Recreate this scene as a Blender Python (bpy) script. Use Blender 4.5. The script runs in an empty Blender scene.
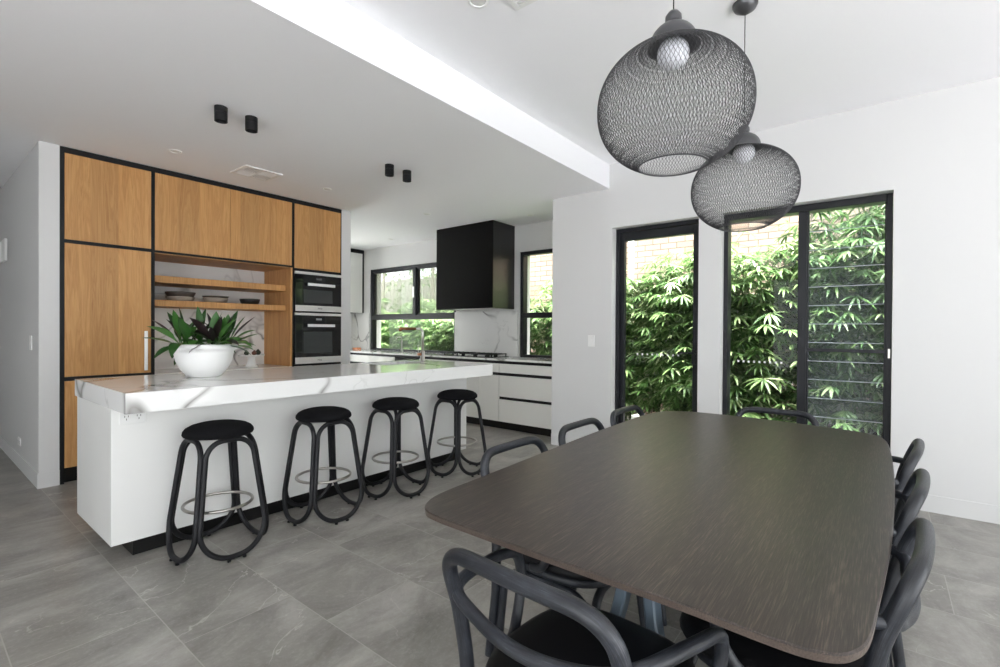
import bpy, bmesh, math, random
from mathutils import Vector, Matrix, noise
random.seed(7)
PI = math.pi
S = bpy.context.scene
COL = S.collection

# ------------------------------------------------------------------ camera
cd = bpy.data.cameras.new('camera'); cam = bpy.data.objects.new('camera', cd); COL.objects.link(cam)
yaw, pit, rol = [math.radians(v) for v in (38.454, -0.365, 0.365)]
Fv = Vector((math.cos(yaw)*math.cos(pit), math.sin(yaw)*math.cos(pit), math.sin(pit)))
R0 = Vector((math.sin(yaw), -math.cos(yaw), 0)); U0 = R0.cross(Fv)
Rv = R0*math.cos(rol) + U0*math.sin(rol); Uv = U0*math.cos(rol) - R0*math.sin(rol)
M = Matrix((Rv, Uv, -Fv)).transposed().to_4x4(); M.translation = Vector((0, 0, 1.26))
cam.matrix_world = M
cd.sensor_fit = 'HORIZONTAL'; cd.sensor_width = 36; cd.lens = 36*482.8/1000; cd.clip_start = 0.02; cd.clip_end = 200
S.camera = cam

# ------------------------------------------------------------------ world, exposure
S.view_settings.view_transform = 'Standard'; S.view_settings.look = 'None'
S.view_settings.gamma = 1.0; S.view_settings.use_curve_mapping = False
S.view_settings.exposure = 0.16
w = bpy.data.worlds.new('overcast_sky'); S.world = w; w.use_nodes = True
wn = w.node_tree.nodes; wl = w.node_tree.links
bg = wn['Background']; bg.inputs['Strength'].default_value = 4.0
bg.inputs['Color'].default_value = (0.93, 0.97, 1.0, 1)
cy = S.cycles
cy.use_denoising = True; cy.max_bounces = 14; cy.diffuse_bounces = 6; cy.glossy_bounces = 5
cy.transmission_bounces = 6; cy.transparent_max_bounces = 24
cy.sample_clamp_indirect = 6; cy.caustics_reflective = False; cy.caustics_refractive = False

def area(name, loc, rot, sx, sy, power, col=(1, 1, 1), portal=False):
    l = bpy.data.lights.new(name, 'AREA'); l.shape = 'RECTANGLE'; l.size = sx; l.size_y = sy
    l.energy = power; l.color = col; l.cycles.is_portal = portal
    o = bpy.data.objects.new(name, l); COL.objects.link(o); o.location = loc; o.rotation_euler = rot
    return o
# sky portals at the windows and at unseen openings made for daylight
area('portal_south', (0.9, -3.42, 1.22), (PI/2, 0, 0), 5.0, 2.44, 1, portal=True)
area('portal_west', (-3.42, -0.4, 1.22), (0, -PI/2, 0), 2.44, 4.8, 1, portal=True)
area('portal_added_opening', (4.1, 8.02, 1.15), (-PI/2, 0, 0), 1.0, 2.3, 1, portal=True)  # at the opening added in the unseen end wall
area('portal_kitchen_window', (5.66, 6.225, 1.62), (0, PI/2, 0), 1.44, 2.15, 1, portal=True)
area('portal_kitchen_window_2', (5.66, 3.48, 1.62), (0, PI/2, 0), 1.44, 0.92, 1, portal=True)
area('portal_dining_door', (4.82, 1.745, 1.15), (0, PI/2, 0), 2.3, 0.85, 1, portal=True)
area('portal_dining_window', (4.82, 0.54, 1.2), (0, PI/2, 0), 2.2, 1.18, 1, portal=True)

# hazy sun standing over the house roof, lighting the side garden and the bounce ground
sl = bpy.data.lights.new('hazy_sun', 'SUN'); sl.energy = 54.0; sl.angle = math.radians(25); sl.color = (1, 0.985, 0.965)
so = bpy.data.objects.new('hazy_sun', sl); COL.objects.link(so); so.rotation_euler = Vector((0.09, 0.17, -1.0)).to_track_quat('-Z', 'Y').to_euler()

# ------------------------------------------------------------------ node helpers
def new_mat(name):
    m = bpy.data.materials.new(name); m.use_nodes = True
    nt = m.node_tree; return m, nt, nt.nodes['Principled BSDF']
def lin(c): return tuple(((v/12.92) if v <= 0.04045 else ((v+0.055)/1.055)**2.4) for v in c)
def hexc(r, g, b): return lin((r/255, g/255, b/255)) + (1,)
def plain(name, col, rough=0.5, metal=0.0, spec=0.5, bump=0, bscale=60):
    m, nt, p = new_mat(name)
    p.inputs['Base Color'].default_value = col; p.inputs['Roughness'].default_value = rough
    p.inputs['Metallic'].default_value = metal; p.inputs['Specular IOR Level'].default_value = spec
    if bump:
        n = nt.nodes.new('ShaderNodeTexNoise'); n.inputs['Scale'].default_value = bscale; n.inputs['Detail'].default_value = 4
        tc = nt.nodes.new('ShaderNodeTexCoord'); nt.links.new(tc.outputs['Object'], n.inputs['Vector'])
        b = nt.nodes.new('ShaderNodeBump'); b.inputs['Strength'].default_value = bump; b.inputs['Distance'].default_value = 0.002
        nt.links.new(n.outputs['Fac'], b.inputs['Height']); nt.links.new(b.outputs['Normal'], p.inputs['Normal'])
    return m
class NB:
    def __init__(s, nt): s.nt = nt
    def n(s, t, **kw):
        o = s.nt.nodes.new(t)
        for k, v in kw.items():
            if k in o.inputs: o.inputs[k].default_value = v
            else: setattr(o, k, v)
        return o
    def l(s, a, b): s.nt.links.new(a, b)
    def math(s, op, a, b=None, c=None):
        o = s.nt.nodes.new('ShaderNodeMath'); o.operation = op
        for i, v in enumerate((a, b, c)):
            if v is None: continue
            if isinstance(v, (int, float)): o.inputs[i].default_value = v
            else: s.l(v, o.inputs[i])
        return o.outputs[0]
    def ramp(s, fac, stops):
        r = s.nt.nodes.new('ShaderNodeValToRGB')
        el = r.color_ramp.elements
        while len(el) < len(stops): el.new(0.5)
        for e, (p, c) in zip(el, stops): e.position = p; e.color = c if len(c) == 4 else tuple(c)+(1,)
        s.l(fac, r.inputs['Fac']); return r.outputs['Color']
    def mix(s, fac, a, b, typ='MIX'):
        o = s.nt.nodes.new('ShaderNodeMix'); o.data_type = 'RGBA'; o.blend_type = typ
        for i, v in ((0, fac), (6, a), (7, b)):
            if isinstance(v, (int, float)): o.inputs[i].default_value = v
            elif isinstance(v, tuple): o.inputs[i].default_value = v
            else: s.l(v, o.inputs[i])
        return o.outputs[2]
    def coord(s, scale=(1, 1, 1), loc=(0, 0, 0), rot=(0, 0, 0), kind='Object'):
        tc = s.nt.nodes.new('ShaderNodeTexCoord'); mp = s.nt.nodes.new('ShaderNodeMapping')
        mp.inputs['Scale'].default_value = scale; mp.inputs['Location'].default_value = loc; mp.inputs['Rotation'].default_value = rot
        s.l(tc.outputs[kind], mp.inputs['Vector']); return mp.outputs['Vector']
    def noise(s, vec, scale, detail=4, rough=0.5, dist=0):
        o = s.n('ShaderNodeTexNoise', Scale=scale, Detail=detail, Roughness=rough, Distortion=dist)
        s.l(vec, o.inputs['Vector']); return o.outputs['Fac']

# ------------------------------------------------------------------ materials
WHITE = plain('white_wall_paint', hexc(214, 214, 213), 0.85, spec=0.2)
CEIL = plain('white_ceiling_paint', hexc(247, 247, 249), 0.9, spec=0.15)
TRIMW = plain('white_gloss_trim', hexc(230, 230, 229), 0.5, spec=0.3)
LACQ = plain('white_satin_lacquer', hexc(232, 232, 229), 0.35, spec=0.4)
LACQ2 = plain('warm_white_drawer_front', hexc(234, 234, 229), 0.4, spec=0.4)
BLACK = plain('black_laminate', (0.006, 0.006, 0.007, 1), 0.55, spec=0.3)
KICK = plain('black_kickboard', (0.004, 0.004, 0.004, 1), 0.35, spec=0.4)
FRAME = plain('charcoal_powder_coated_aluminium', (0.010, 0.011, 0.014, 1), 0.45, spec=0.35)
HOOD = plain('black_satin_metal', (0.0015, 0.0015, 0.0015, 1), 0.32, spec=0.12)
HOODS = plain('black_gloss_metal', (0.002, 0.002, 0.002, 1), 0.3, spec=0.7)
STEEL = plain('brushed_stainless_steel', (0.6, 0.59, 0.57, 1), 0.3, 1.0)
STEELD = plain('satin_nickel', (0.45, 0.43, 0.40, 1), 0.28, 1.0)
HANDLE = plain('satin_aluminium_handle', (0.88, 0.88, 0.88, 1), 0.4, 0.35)
TRIMST = plain('pale_brushed_steel_trim', (0.72, 0.71, 0.69, 1), 0.38, 0.55)
COPPER = plain('brushed_copper', (0.38, 0.17, 0.09, 1), 0.35, 1.0)
BGLASS = plain('black_oven_glass', (0.006, 0.006, 0.007, 1), 0.06, spec=0.4)
OVENWIN = plain('oven_window_glass', (0.04, 0.045, 0.045, 1), 0.12, spec=0.4)
FABRIC = plain('black_wool_fabric', (0.007, 0.007, 0.008, 1), 0.95, spec=0.1, bump=0.5, bscale=500)
LEATHER = plain('black_leather', (0.004, 0.004, 0.005, 1), 0.5, spec=0.22, bump=0.2, bscale=250)
IRON = plain('cast_iron', (0.012, 0.012, 0.012, 1), 0.6)
CERWHITE = plain('white_glazed_ceramic', hexc(238, 238, 236), 0.3)
POTM = plain('white_fibreglass', hexc(240, 240, 239), 0.45, bump=0.6, bscale=45)
TLEG = plain('blue_grey_painted_steel', (0.10, 0.135, 0.17, 1), 0.4, spec=0.5)
LAMPM = plain('graphite_lamp_metal', (0.09, 0.09, 0.095, 1), 0.35, 0.6)
STRAND = plain('graphite_resin_strand', (0.05, 0.05, 0.054, 1), 0.5)
BULB = plain('frosted_bulb_glass', (0.75, 0.76, 0.80, 1), 0.25)
PLASTIC = plain('white_plastic', hexc(236, 236, 234), 0.35)
DOT = plain('dark_slot', (0.02, 0.02, 0.02, 1), 0.6)
SOIL = plain('dark_potting_soil', (0.02, 0.014, 0.01, 1), 0.95, bump=1, bscale=80)
STONEW = plain('stoneware_taupe_glaze', hexc(150, 140, 128), 0.5)
STONED = plain('stoneware_dark_glaze', hexc(70, 62, 56), 0.45)
STONEB = plain('black_stoneware', hexc(36, 34, 33), 0.5)
PAVE = plain('garden_concrete', hexc(180, 180, 176), 0.9, bump=0.5, bscale=12)
WBOUNCE = plain('white_bounce_ground', hexc(236, 235, 232), 0.9)  # reflector white for the ground added outside the kitchen
TERRACE = plain('terrace_bounce_paving', hexc(142, 143, 146), 0.9)  # tone set for the bounce into the room
MULCH = plain('garden_soil', (0.03, 0.022, 0.015, 1), 0.95, bump=1, bscale=25)
VOID = plain('dark_recess', (0.004, 0.004, 0.004, 1), 0.8)

def mk_glass(name, tint=(1, 1, 1, 1), ior=1.45, extra=0.0, colr=(1, 1, 1, 1)):
    m, nt, p = new_mat(name); nt.nodes.remove(p); b = NB(nt)
    tr = b.n('ShaderNodeBsdfTransparent'); tr.inputs['Color'].default_value = tint
    gl = b.n('ShaderNodeBsdfGlossy', Roughness=0.0); fr = b.n('ShaderNodeFresnel', IOR=ior)
    gm = b.n('ShaderNodeNewGeometry'); fc = b.math('MULTIPLY', fr.outputs[0], b.math('SUBTRACT', 1.0, gm.outputs['Backfacing']))
    mx = b.n('ShaderNodeMixShader'); b.l(fc, mx.inputs[0]); b.l(tr.outputs[0], mx.inputs[1]); b.l(gl.outputs[0], mx.inputs[2])
    out = nt.nodes['Material Output']
    if extra:
        df = b.n('ShaderNodeBsdfDiffuse'); df.inputs['Color'].default_value = colr
        m2 = b.n('ShaderNodeMixShader'); m2.inputs[0].default_value = extra
        b.l(mx.outputs[0], m2.inputs[1]); b.l(df.outputs[0], m2.inputs[2]); b.l(m2.outputs[0], out.inputs['Surface'])
    else: b.l(mx.outputs[0], out.inputs['Surface'])
    return m
GLASS = mk_glass('clear_window_glass', (0.97, 0.98, 0.97, 1), 1.3)
LOUVRE = mk_glass('grey_louvre_glass', (0.80, 0.84, 0.84, 1), 1.35, 0.06, (0.5, 0.55, 0.56, 1))
SCREEN = mk_glass('insect_screen_mesh', (0.85, 0.85, 0.85, 1), 1.02, 0.3, (0.55, 0.55, 0.53, 1))

def mk_oak():
    m, nt, p = new_mat('oak_veneer'); b = NB(nt)
    v = b.coord((1, 1, 1))
    sep = b.n('ShaderNodeSeparateXYZ'); b.l(v, sep.inputs[0])
    # veneer leaves about 0.2 m wide
    leaf = b.math('FLOOR', b.math('MULTIPLY', sep.outputs[0], 5.3))
    wn_ = b.n('ShaderNodeTexWhiteNoise', noise_dimensions='1D'); b.l(leaf, wn_.inputs['W'])
    vs = b.n('ShaderNodeCombineXYZ'); b.l(b.math('ADD', b.math('MULTIPLY', sep.outputs[0], 14), b.math('MULTIPLY', wn_.outputs[0], 30)), vs.inputs[0])
    b.l(b.math('MULTIPLY', sep.outputs[1], 14), vs.inputs[1]); b.l(b.math('ADD', b.math('MULTIPLY', sep.outputs[2], 0.9), b.math('MULTIPLY', wn_.outputs[0], 11)), vs.inputs[2])
    g = b.noise(vs.outputs[0], 1.0, 5, 0.6, 0.6)
    fine = b.noise(b.coord((160, 160, 3)), 1, 3)
    ring = b.math('PINGPONG', b.math('MULTIPLY', g, 8), 0.5)
    c = b.ramp(b.math('ADD', b.math('MULTIPLY', ring, 0.5), b.math('MULTIPLY', g, 0.75)),
               [(0.2, hexc(172, 124, 74)), (0.45, hexc(190, 142, 90)), (0.7, hexc(204, 158, 104)), (0.85, hexc(170, 126, 80))])
    c = b.mix(b.math('MULTIPLY', b.math('SUBTRACT', fine, 0.45), 0.5), c, (0.16, 0.09, 0.045, 1))
    t = b.ramp(wn_.outputs[0], [(0, (0.86, 0.86, 0.86)), (1, (1.06, 1.05, 1.03))])
    c = b.mix(1.0, c, t, 'MULTIPLY')
    b.l(c, p.inputs['Base Color']); p.inputs['Roughness'].default_value = 0.5; p.inputs['Specular IOR Level'].default_value = 0.3
    return m
OAK = mk_oak()

def mk_table(edge=False):
    m, nt, p = new_mat('dark_stained_oak' + ('_edge' if edge else '')); b = NB(nt)
    g = b.noise(b.coord((1.6, 40, 40)), 1, 6, 0.65, 0.3)
    f = b.noise(b.coord((14, 330, 330)), 1, 3, 0.6)
    s = b.math('ADD', b.math('MULTIPLY', g, 0.3), b.math('MULTIPLY', f, 0.7))
    if edge: st = [(0.3, hexc(52, 44, 40)), (0.7, hexc(92, 80, 72))]
    else: st = [(0.34, hexc(30, 25, 22)), (0.52, hexc(52, 44, 39)), (0.68, hexc(92, 79, 71))]
    b.l(b.ramp(s, st), p.inputs['Base Color'])
    p.inputs['Roughness'].default_value = 0.34; p.inputs['Specular IOR Level'].default_value = 0.5
    bp = b.n('ShaderNodeBump', Strength=0.25, Distance=0.001); b.l(f, bp.inputs['Height']); b.l(bp.outputs[0], p.inputs['Normal'])
    return m
TABLEW = mk_table(); TABLEE = mk_table(True)

def mk_rattan():
    m, nt, p = new_mat('charcoal_stained_rattan'); b = NB(nt)
    g = b.noise(b.coord((11, 11, 11)), 1, 4, 0.6, 0.6)
    f = b.noise(b.coord((420, 16, 1), kind='UV'), 1, 5, 0.7, 0.35)
    s = b.math('ADD', b.math('MULTIPLY', g, 0.35), b.math('MULTIPLY', f, 0.65))
    b.l(b.ramp(s, [(0.36, (0.004, 0.005, 0.007, 1)), (0.50, (0.014, 0.016, 0.021, 1)), (0.60, (0.032, 0.036, 0.045, 1)), (0.70, (0.11, 0.115, 0.13, 1))]), p.inputs['Base Color'])
    p.inputs['Roughness'].default_value = 0.42; p.inputs['Specular IOR Level'].default_value = 0.5
    bp = b.n('ShaderNodeBump', Strength=0.35, Distance=0.002); b.l(s, bp.inputs['Height']); b.l(bp.outputs[0], p.inputs['Normal'])
    return m
RATTAN = mk_rattan()
STOOLM = plain('black_stained_rattan', (0.008, 0.008, 0.010, 1), 0.5, spec=0.35, bump=0.3, bscale=90)

def mk_marble(name, base, vein, seed, wide=0.012, scale=0.75, rough=0.08):
    m, nt, p = new_mat(name); b = NB(nt)
    v = b.coord((1, 1, 1), (seed, seed*0.7, seed*1.3))
    n1 = b.noise(v, scale, 3, 0.42, 0.7)
    a = b.math('ABSOLUTE', b.math('SUBTRACT', n1, 0.5))
    line = b.ramp(a, [(0, (1, 1, 1)), (wide*0.7, (0.45, 0.45, 0.45)), (wide*1.6, (0, 0, 0))])
    msk = b.ramp(b.noise(v, 1.3, 2), [(0.42, (0, 0, 0)), (0.56, (1, 1, 1))])
    n2 = b.noise(v, scale*2.0, 4, 0.5, 0.9)
    a2 = b.math('ABSOLUTE', b.math('SUBTRACT', n2, 0.5))
    l2 = b.ramp(a2, [(0, (0.3, 0.3, 0.3)), (wide*0.6, (0, 0, 0))])
    msk2 = b.ramp(b.noise(v, 1.9, 2, 0.5, 0.3), [(0.52, (0, 0, 0)), (0.62, (1, 1, 1))])
    f = b.mix(1.0, line, msk, 'MULTIPLY'); f2 = b.mix(1.0, l2, msk2, 'MULTIPLY')
    f = b.mix(1.0, f, f2, 'LIGHTEN')
    b.l(b.mix(f, base, vein), p.inputs['Base Color'])
    p.inputs['Roughness'].default_value = rough; p.inputs['Specular IOR Level'].default_value = 0.5
    return m
MARBLE = mk_marble('white_veined_quartz', hexc(236, 236, 234), hexc(140, 138, 134), 3.1, 0.014)
SPLASH = mk_marble('white_veined_splashback_quartz', hexc(226, 226, 224), hexc(120, 119, 118), 5.2, 0.010, 1.15, 0.2)

def mk_floor():
    m, nt, p = new_mat('grey_porcelain_tile'); b = NB(nt)
    tc = b.n('ShaderNodeTexCoord'); sep = b.n('ShaderNodeSeparateXYZ'); b.l(tc.outputs['Object'], sep.inputs[0])
    W, L = 0.4475, 0.915
    xs = b.math('DIVIDE', b.math('SUBTRACT', sep.outputs[0], 0.2745), W)
    i = b.math('FLOOR', xs); fx = b.math('SUBTRACT', xs, i)
    ys = b.math('DIVIDE', b.math('SUBTRACT', b.math('ADD', sep.outputs[1], b.math('MULTIPLY', i, L/3)), 2.485), L)
    j = b.math('FLOOR', ys); fy = b.math('SUBTRACT', ys, j)
    ex = b.math('MULTIPLY', b.math('MINIMUM', fx, b.math('SUBTRACT', 1, fx)), W)
    ey = b.math('MULTIPLY', b.math('MINIMUM', fy, b.math('SUBTRACT', 1, fy)), L)
    e = b.math('MINIMUM', ex, ey)
    grout = b.math('LESS_THAN', e, 0.0022)
    cx = b.n('ShaderNodeCombineXYZ'); b.l(i, cx.inputs[0]); b.l(j, cx.inputs[1])
    wn_ = b.n('ShaderNodeTexWhiteNoise', noise_dimensions='2D'); b.l(cx.outputs[0], wn_.inputs['Vector'])
    off = b.n('ShaderNodeVectorMath', operation='SCALE'); b.l(wn_.outputs['Color'], off.inputs[0]); off.inputs['Scale'].default_value = 20
    add = b.n('ShaderNodeVectorMath', operation='ADD'); b.l(tc.outputs['Object'], add.inputs[0]); b.l(off.outputs[0], add.inputs[1])
    v = add.outputs[0]
    mp = b.n('ShaderNodeMapping'); mp.inputs['Rotation'].default_value = (0, 0, 0.5); mp.inputs['Scale'].default_value = (1.0, 1.7, 1); b.l(v, mp.inputs['Vector'])
    n1 = b.noise(mp.outputs[0], 2.0, 10, 0.68, 0.5)
    col = b.ramp(n1, [(0.30, hexc(110, 107, 102)), (0.5, hexc(140, 137, 131)), (0.70, hexc(170, 167, 161))])
    vn = b.noise(mp.outputs[0], 0.9, 5, 0.55, 1.8)
    a = b.math('ABSOLUTE', b.math('SUBTRACT', vn, 0.5))
    vein = b.ramp(a, [(0, (0.7, 0.7, 0.7)), (0.006, (0, 0, 0))])
    vm = b.ramp(b.noise(v, 1.7, 2), [(0.5, (0, 0, 0)), (0.62, (1, 1, 1))])
    col = b.mix(b.mix(1.0, vein, vm, 'MULTIPLY'), col, hexc(196, 192, 186))
    sp = b.noise(v, 55, 3, 0.7); col = b.mix(b.math('MULTIPLY', b.math('SUBTRACT', sp, 0.5), 0.7), col, hexc(200, 198, 195))
    col = b.mix(b.math('MULTIPLY', grout, 0.7), col, hexc(172, 168, 162))
    b.l(col, p.inputs['Base Color']); p.inputs['Specular IOR Level'].default_value = 0.4
    b.l(b.math('ADD', 0.24, b.math('MULTIPLY', n1, 0.18)), p.inputs['Roughness'])
    bp = b.n('ShaderNodeBump', Strength=0.08, Distance=0.002); b.l(n1, bp.inputs['Height']); b.l(bp.outputs[0], p.inputs['Normal'])
    return m
TILE = mk_floor()

def mk_brick():
    m, nt, p = new_mat('painted_cream_brick'); b = NB(nt)
    tc = b.n('ShaderNodeTexCoord'); sep = b.n('ShaderNodeSeparateXYZ'); b.l(tc.outputs['Object'], sep.inputs[0])
    c = b.n('ShaderNodeCombineXYZ'); b.l(sep.outputs[1], c.inputs[0]); b.l(sep.outputs[2], c.inputs[1])
    br = b.n('ShaderNodeTexBrick', Scale=1.0); b.l(c.outputs[0], br.inputs['Vector'])
    br.inputs['Brick Width'].default_value = 0.24; br.inputs['Row Height'].default_value = 0.086; br.inputs['Mortar Size'].default_value = 0.008
    br.inputs['Color1'].default_value = hexc(166, 142, 130); br.inputs['Color2'].default_value = hexc(190, 168, 156); br.inputs['Mortar'].default_value = hexc(118, 106, 98)
    b.l(br.outputs['Color'], p.inputs['Base Color']); p.inputs['Roughness'].default_value = 0.9; p.inputs['Specular IOR Level'].default_value = 0.2
    return m
BRICK = mk_brick()

def mk_leaf(name, stops, trans=0.35, rough=0.45):
    m, nt, p = new_mat(name); b = NB(nt)
    g = b.n('ShaderNodeNewGeometry')
    c = b.ramp(g.outputs['Random Per Island'], stops)
    b.l(c, p.inputs['Base Color']); p.inputs['Roughness'].default_value = rough; p.inputs['Specular IOR Level'].default_value = 0.4
    t = b.n('ShaderNodeBsdfTranslucent'); b.l(c, t.inputs['Color'])
    mx = b.n('ShaderNodeMixShader'); mx.inputs[0].default_value = trans
    b.l(p.outputs[0], mx.inputs[1]); b.l(t.outputs[0], mx.inputs[2]); b.l(mx.outputs[0], nt.nodes['Material Output'].inputs['Surface'])
    return m
BAMBOO = mk_leaf('bamboo_leaf', [(0, (0.04, 0.10, 0.025, 1)), (0.4, (0.10, 0.20, 0.055, 1)), (0.8, (0.23, 0.34, 0.13, 1)), (1, (0.38, 0.45, 0.25, 1))])
CANE = plain('bamboo_cane', (0.10, 0.13, 0.05, 1), 0.6)
CORDY = mk_leaf('pot_plant_leaf', [(0, (0.012, 0.010, 0.010, 1)), (0.22, (0.03, 0.02, 0.02, 1)), (0.3, (0.02, 0.07, 0.015, 1)), (0.75, (0.045, 0.14, 0.03, 1)), (1, (0.09, 0.24, 0.05, 1))], 0.15, 0.3)
BARK = plain('pale_bark', hexc(165, 160, 148), 0.9, bump=0.6, bscale=14)
PALING = plain('weathered_timber_paling', hexc(162, 160, 150), 0.9, bump=0.4, bscale=20)

# ------------------------------------------------------------------ mesh helpers
def box(bm, x0, x1, y0, y1, z0, z1, bev=0.0):
    x0, x1 = sorted((x0, x1)); y0, y1 = sorted((y0, y1)); z0, z1 = sorted((z0, z1))
    v = [bm.verts.new(c) for c in ((x0, y0, z0), (x1, y0, z0), (x1, y1, z0), (x0, y1, z0), (x0, y0, z1), (x1, y0, z1), (x1, y1, z1), (x0, y1, z1))]
    fs = [bm.faces.new([v[i] for i in q]) for q in ((3, 2, 1, 0), (4, 5, 6, 7), (0, 1, 5, 4), (1, 2, 6, 5), (2, 3, 7, 6), (3, 0, 4, 7))]
    if bev:
        es = list({e for f in fs for e in f.edges})
        bmesh.ops.bevel(bm, geom=es, offset=bev, segments=2, profile=0.5, affect='EDGES')
    return bm
def BX(*a, **k): return box(bmesh.new(), *a, **k)
def tube(bm, pts, r, seg=12, closed=False, caps=True):
    P = [Vector(p) for p in pts]; n = len(P)
    rad = r if isinstance(r, (list, tuple)) else [r]*n
    T = []
    for i in range(n):
        a = P[(i-1) % n] if (closed or i > 0) else P[0]; c = P[(i+1) % n] if (closed or i < n-1) else P[-1]
        T.append((c-a).normalized())
    up = Vector((0, 0, 1)) if abs(T[0].z) < 0.9 else Vector((1, 0, 0))
    N = [(up - T[0]*up.dot(T[0])).normalized()]
    for i in range(1, n):
        q = T[i-1].rotation_difference(T[i]); v = q @ N[-1]; N.append((v - T[i]*v.dot(T[i])).normalized())
    tw = 0
    if closed:
        q = T[-1].rotation_difference(T[0]); v = q @ N[-1]
        tw = math.atan2(T[0].dot(v.cross(N[0])), v.dot(N[0]))
    rings = []; uvl = bm.loops.layers.uv.verify(); arc = [0.0]
    for i in range(1, n+1): arc.append(arc[-1]+(P[i % n]-P[i-1]).length)
    for i in range(n):
        B = T[i].cross(N[i]); off = tw*i/n
        rings.append([bm.verts.new(P[i] + rad[i]*(math.cos(2*PI*k/seg+off)*N[i] + math.sin(2*PI*k/seg+off)*B)) for k in range(seg)])
    for i in range(n if closed else n-1):
        a, c = rings[i], rings[(i+1) % n]
        for k in range(seg):
            f = bm.faces.new((a[k], a[(k+1) % seg], c[(k+1) % seg], c[k])); f.smooth = True
            cu = 2*PI*rad[i]/seg
            for lp, (uu, vv) in zip(f.loops, ((k*cu, arc[i]), ((k+1)*cu, arc[i]), ((k+1)*cu, arc[i+1]), (k*cu, arc[i+1]))): lp[uvl].uv = (uu, vv)
    if caps and not closed:
        bm.faces.new(rings[0][::-1]); bm.faces.new(rings[-1])
    return bm
def fillet(pts, rads, seg=8, closed=False):
    """round the corners of a polyline"""
    P = [Vector(p) for p in pts]; n = len(P); out = []
    if not isinstance(rads, (list, tuple)): rads = [rads]*n
    for i in range(n):
        if not closed and i in (0, n-1): out.append(P[i]); continue
        a, b_, c = P[(i-1) % n], P[i], P[(i+1) % n]
        u = (a-b_).normalized(); v = (c-b_).normalized(); ang = u.angle(v)
        if ang > PI-0.02: out.append(b_); continue
        d = rads[i]/math.tan(ang/2); d = min(d, (a-b_).length*0.499, (c-b_).length*0.499); r = d*math.tan(ang/2)
        ctr = b_ + (u+v).normalized()*(r/math.sin(ang/2))
        s = b_+u*d-ctr; e = b_+v*d-ctr; tot = s.angle(e); ax = s.cross(e).normalized()
        for k in range(seg+1): out.append(ctr + Matrix.Rotation(tot*k/seg, 3, ax) @ s)
    return out
def resample(pts, step, closed=False):
    P = [Vector(p) for p in pts]
    if closed: P = P+[P[0]]
    out = [P[0]]
    for a, b_ in zip(P, P[1:]):
        L = (b_-a).length; k = max(1, int(round(L/step)))
        for i in range(1, k+1): out.append(a.lerp(b_, i/k))
    if closed: out.pop()
    return out
def smooth(pts, it):
    P = list(pts)
    for _ in range(it): P = [P[0]]+[(P[i-1]+P[i]*2+P[i+1])/4 for i in range(1, len(P)-1)]+[P[-1]]
    return P
def cr(pts, n=6, closed=False):
    """Catmull-Rom through points"""
    P = [Vector(p) for p in pts]; m = len(P); out = []
    rng = range(m) if closed else range(m-1)
    for i in rng:
        p1 = P[i]; p2 = P[(i+1) % m]
        p0 = P[(i-1) % m] if closed or i > 0 else p1*2-p2
        p3 = P[(i+2) % m] if closed or i+2 < m else p2*2-p1
        for k in range(n):
            t = k/n
            out.append(0.5*((2*p1)+(-p0+p2)*t+(2*p0-5*p1+4*p2-p3)*t*t+(-p0+3*p1-3*p2+p3)*t**3))
    if not closed: out.append(P[-1])
    return out
def lathe(bm, prof, c=(0, 0, 0), seg=32, smooth=True):
    rings = []
    for r, z in prof:
        if r < 1e-6: rings.append([bm.verts.new((c[0], c[1], c[2]+z))])
        else: rings.append([bm.verts.new((c[0]+r*math.cos(2*PI*k/seg), c[1]+r*math.sin(2*PI*k/seg), c[2]+z)) for k in range(seg)])
    for a, b_ in zip(rings, rings[1:]):
        for k in range(seg):
            k2 = (k+1) % seg
            vs = [a[k % len(a)], a[k2 % len(a)], b_[k2 % len(b_)], b_[k % len(b_)]]
            u = []
            for v in vs:
                if v not in u: u.append(v)
            if len(u) > 2:
                f = bm.faces.new(u); f.smooth = smooth
    return bm
def prism(bm, poly, z0, z1):
    a = [bm.verts.new((x, y, z0)) for x, y in poly]; c = [bm.verts.new((x, y, z1)) for x, y in poly]
    bm.faces.new(a[::-1]); bm.faces.new(c); n = len(poly)
    for i in range(n): bm.faces.new((a[i], a[(i+1) % n], c[(i+1) % n], c[i]))
    return bm
def cyl(bm, c, r, z0, z1, seg=24, smooth=True):
    return lathe(bm, [(0, z0), (r, z0), (r, z1), (0, z1)], c, seg, smooth)

def link(name, bm, m, parent=None, auto=False, origin=None):
    bmesh.ops.recalc_face_normals(bm, faces=bm.faces)
    me = bpy.data.meshes.new(name)
    if origin is None and parent is None:
        if len(bm.verts):
            xs = [v.co.x for v in bm.verts]; ys = [v.co.y for v in bm.verts]; zs = [v.co.z for v in bm.verts]
            origin = None
    bm.to_mesh(me); bm.free(); me.materials.append(m)
    if auto:
        try: me.set_sharp_from_angle(angle=math.radians(35))
        except Exception: pass
    o = bpy.data.objects.new(name, me); COL.objects.link(o)
    if parent is not None: o.parent = parent; o.matrix_parent_inverse = Matrix.Identity(4)
    return o
def tag(o, label, cat, group=None, kind=None):
    if label: o['label'] = label
    if cat: o['category'] = cat
    if group: o['group'] = group
    if kind: o['kind'] = kind
    return o
def thing(name, label, cat, loc=(0, 0, 0), rz=0, group=None):
    o = bpy.data.objects.new(name, None); COL.objects.link(o); o.empty_display_size = 0.05
    o.location = loc; o.rotation_euler = (0, 0, rz); return tag(o, label, cat, group)
def part(name, bm, m, parent, label=None, auto=False):
    """mesh given in WORLD coordinates, attached to a thing placed at its base"""
    top = parent
    off = Vector((0, 0, 0))
    while top is not None: off += top.location; top = top.parent
    bmesh.ops.translate(bm, verts=bm.verts, vec=-off)
    o = link(name, bm, m, parent, auto)
    if label: o['label'] = label
    return o
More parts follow.
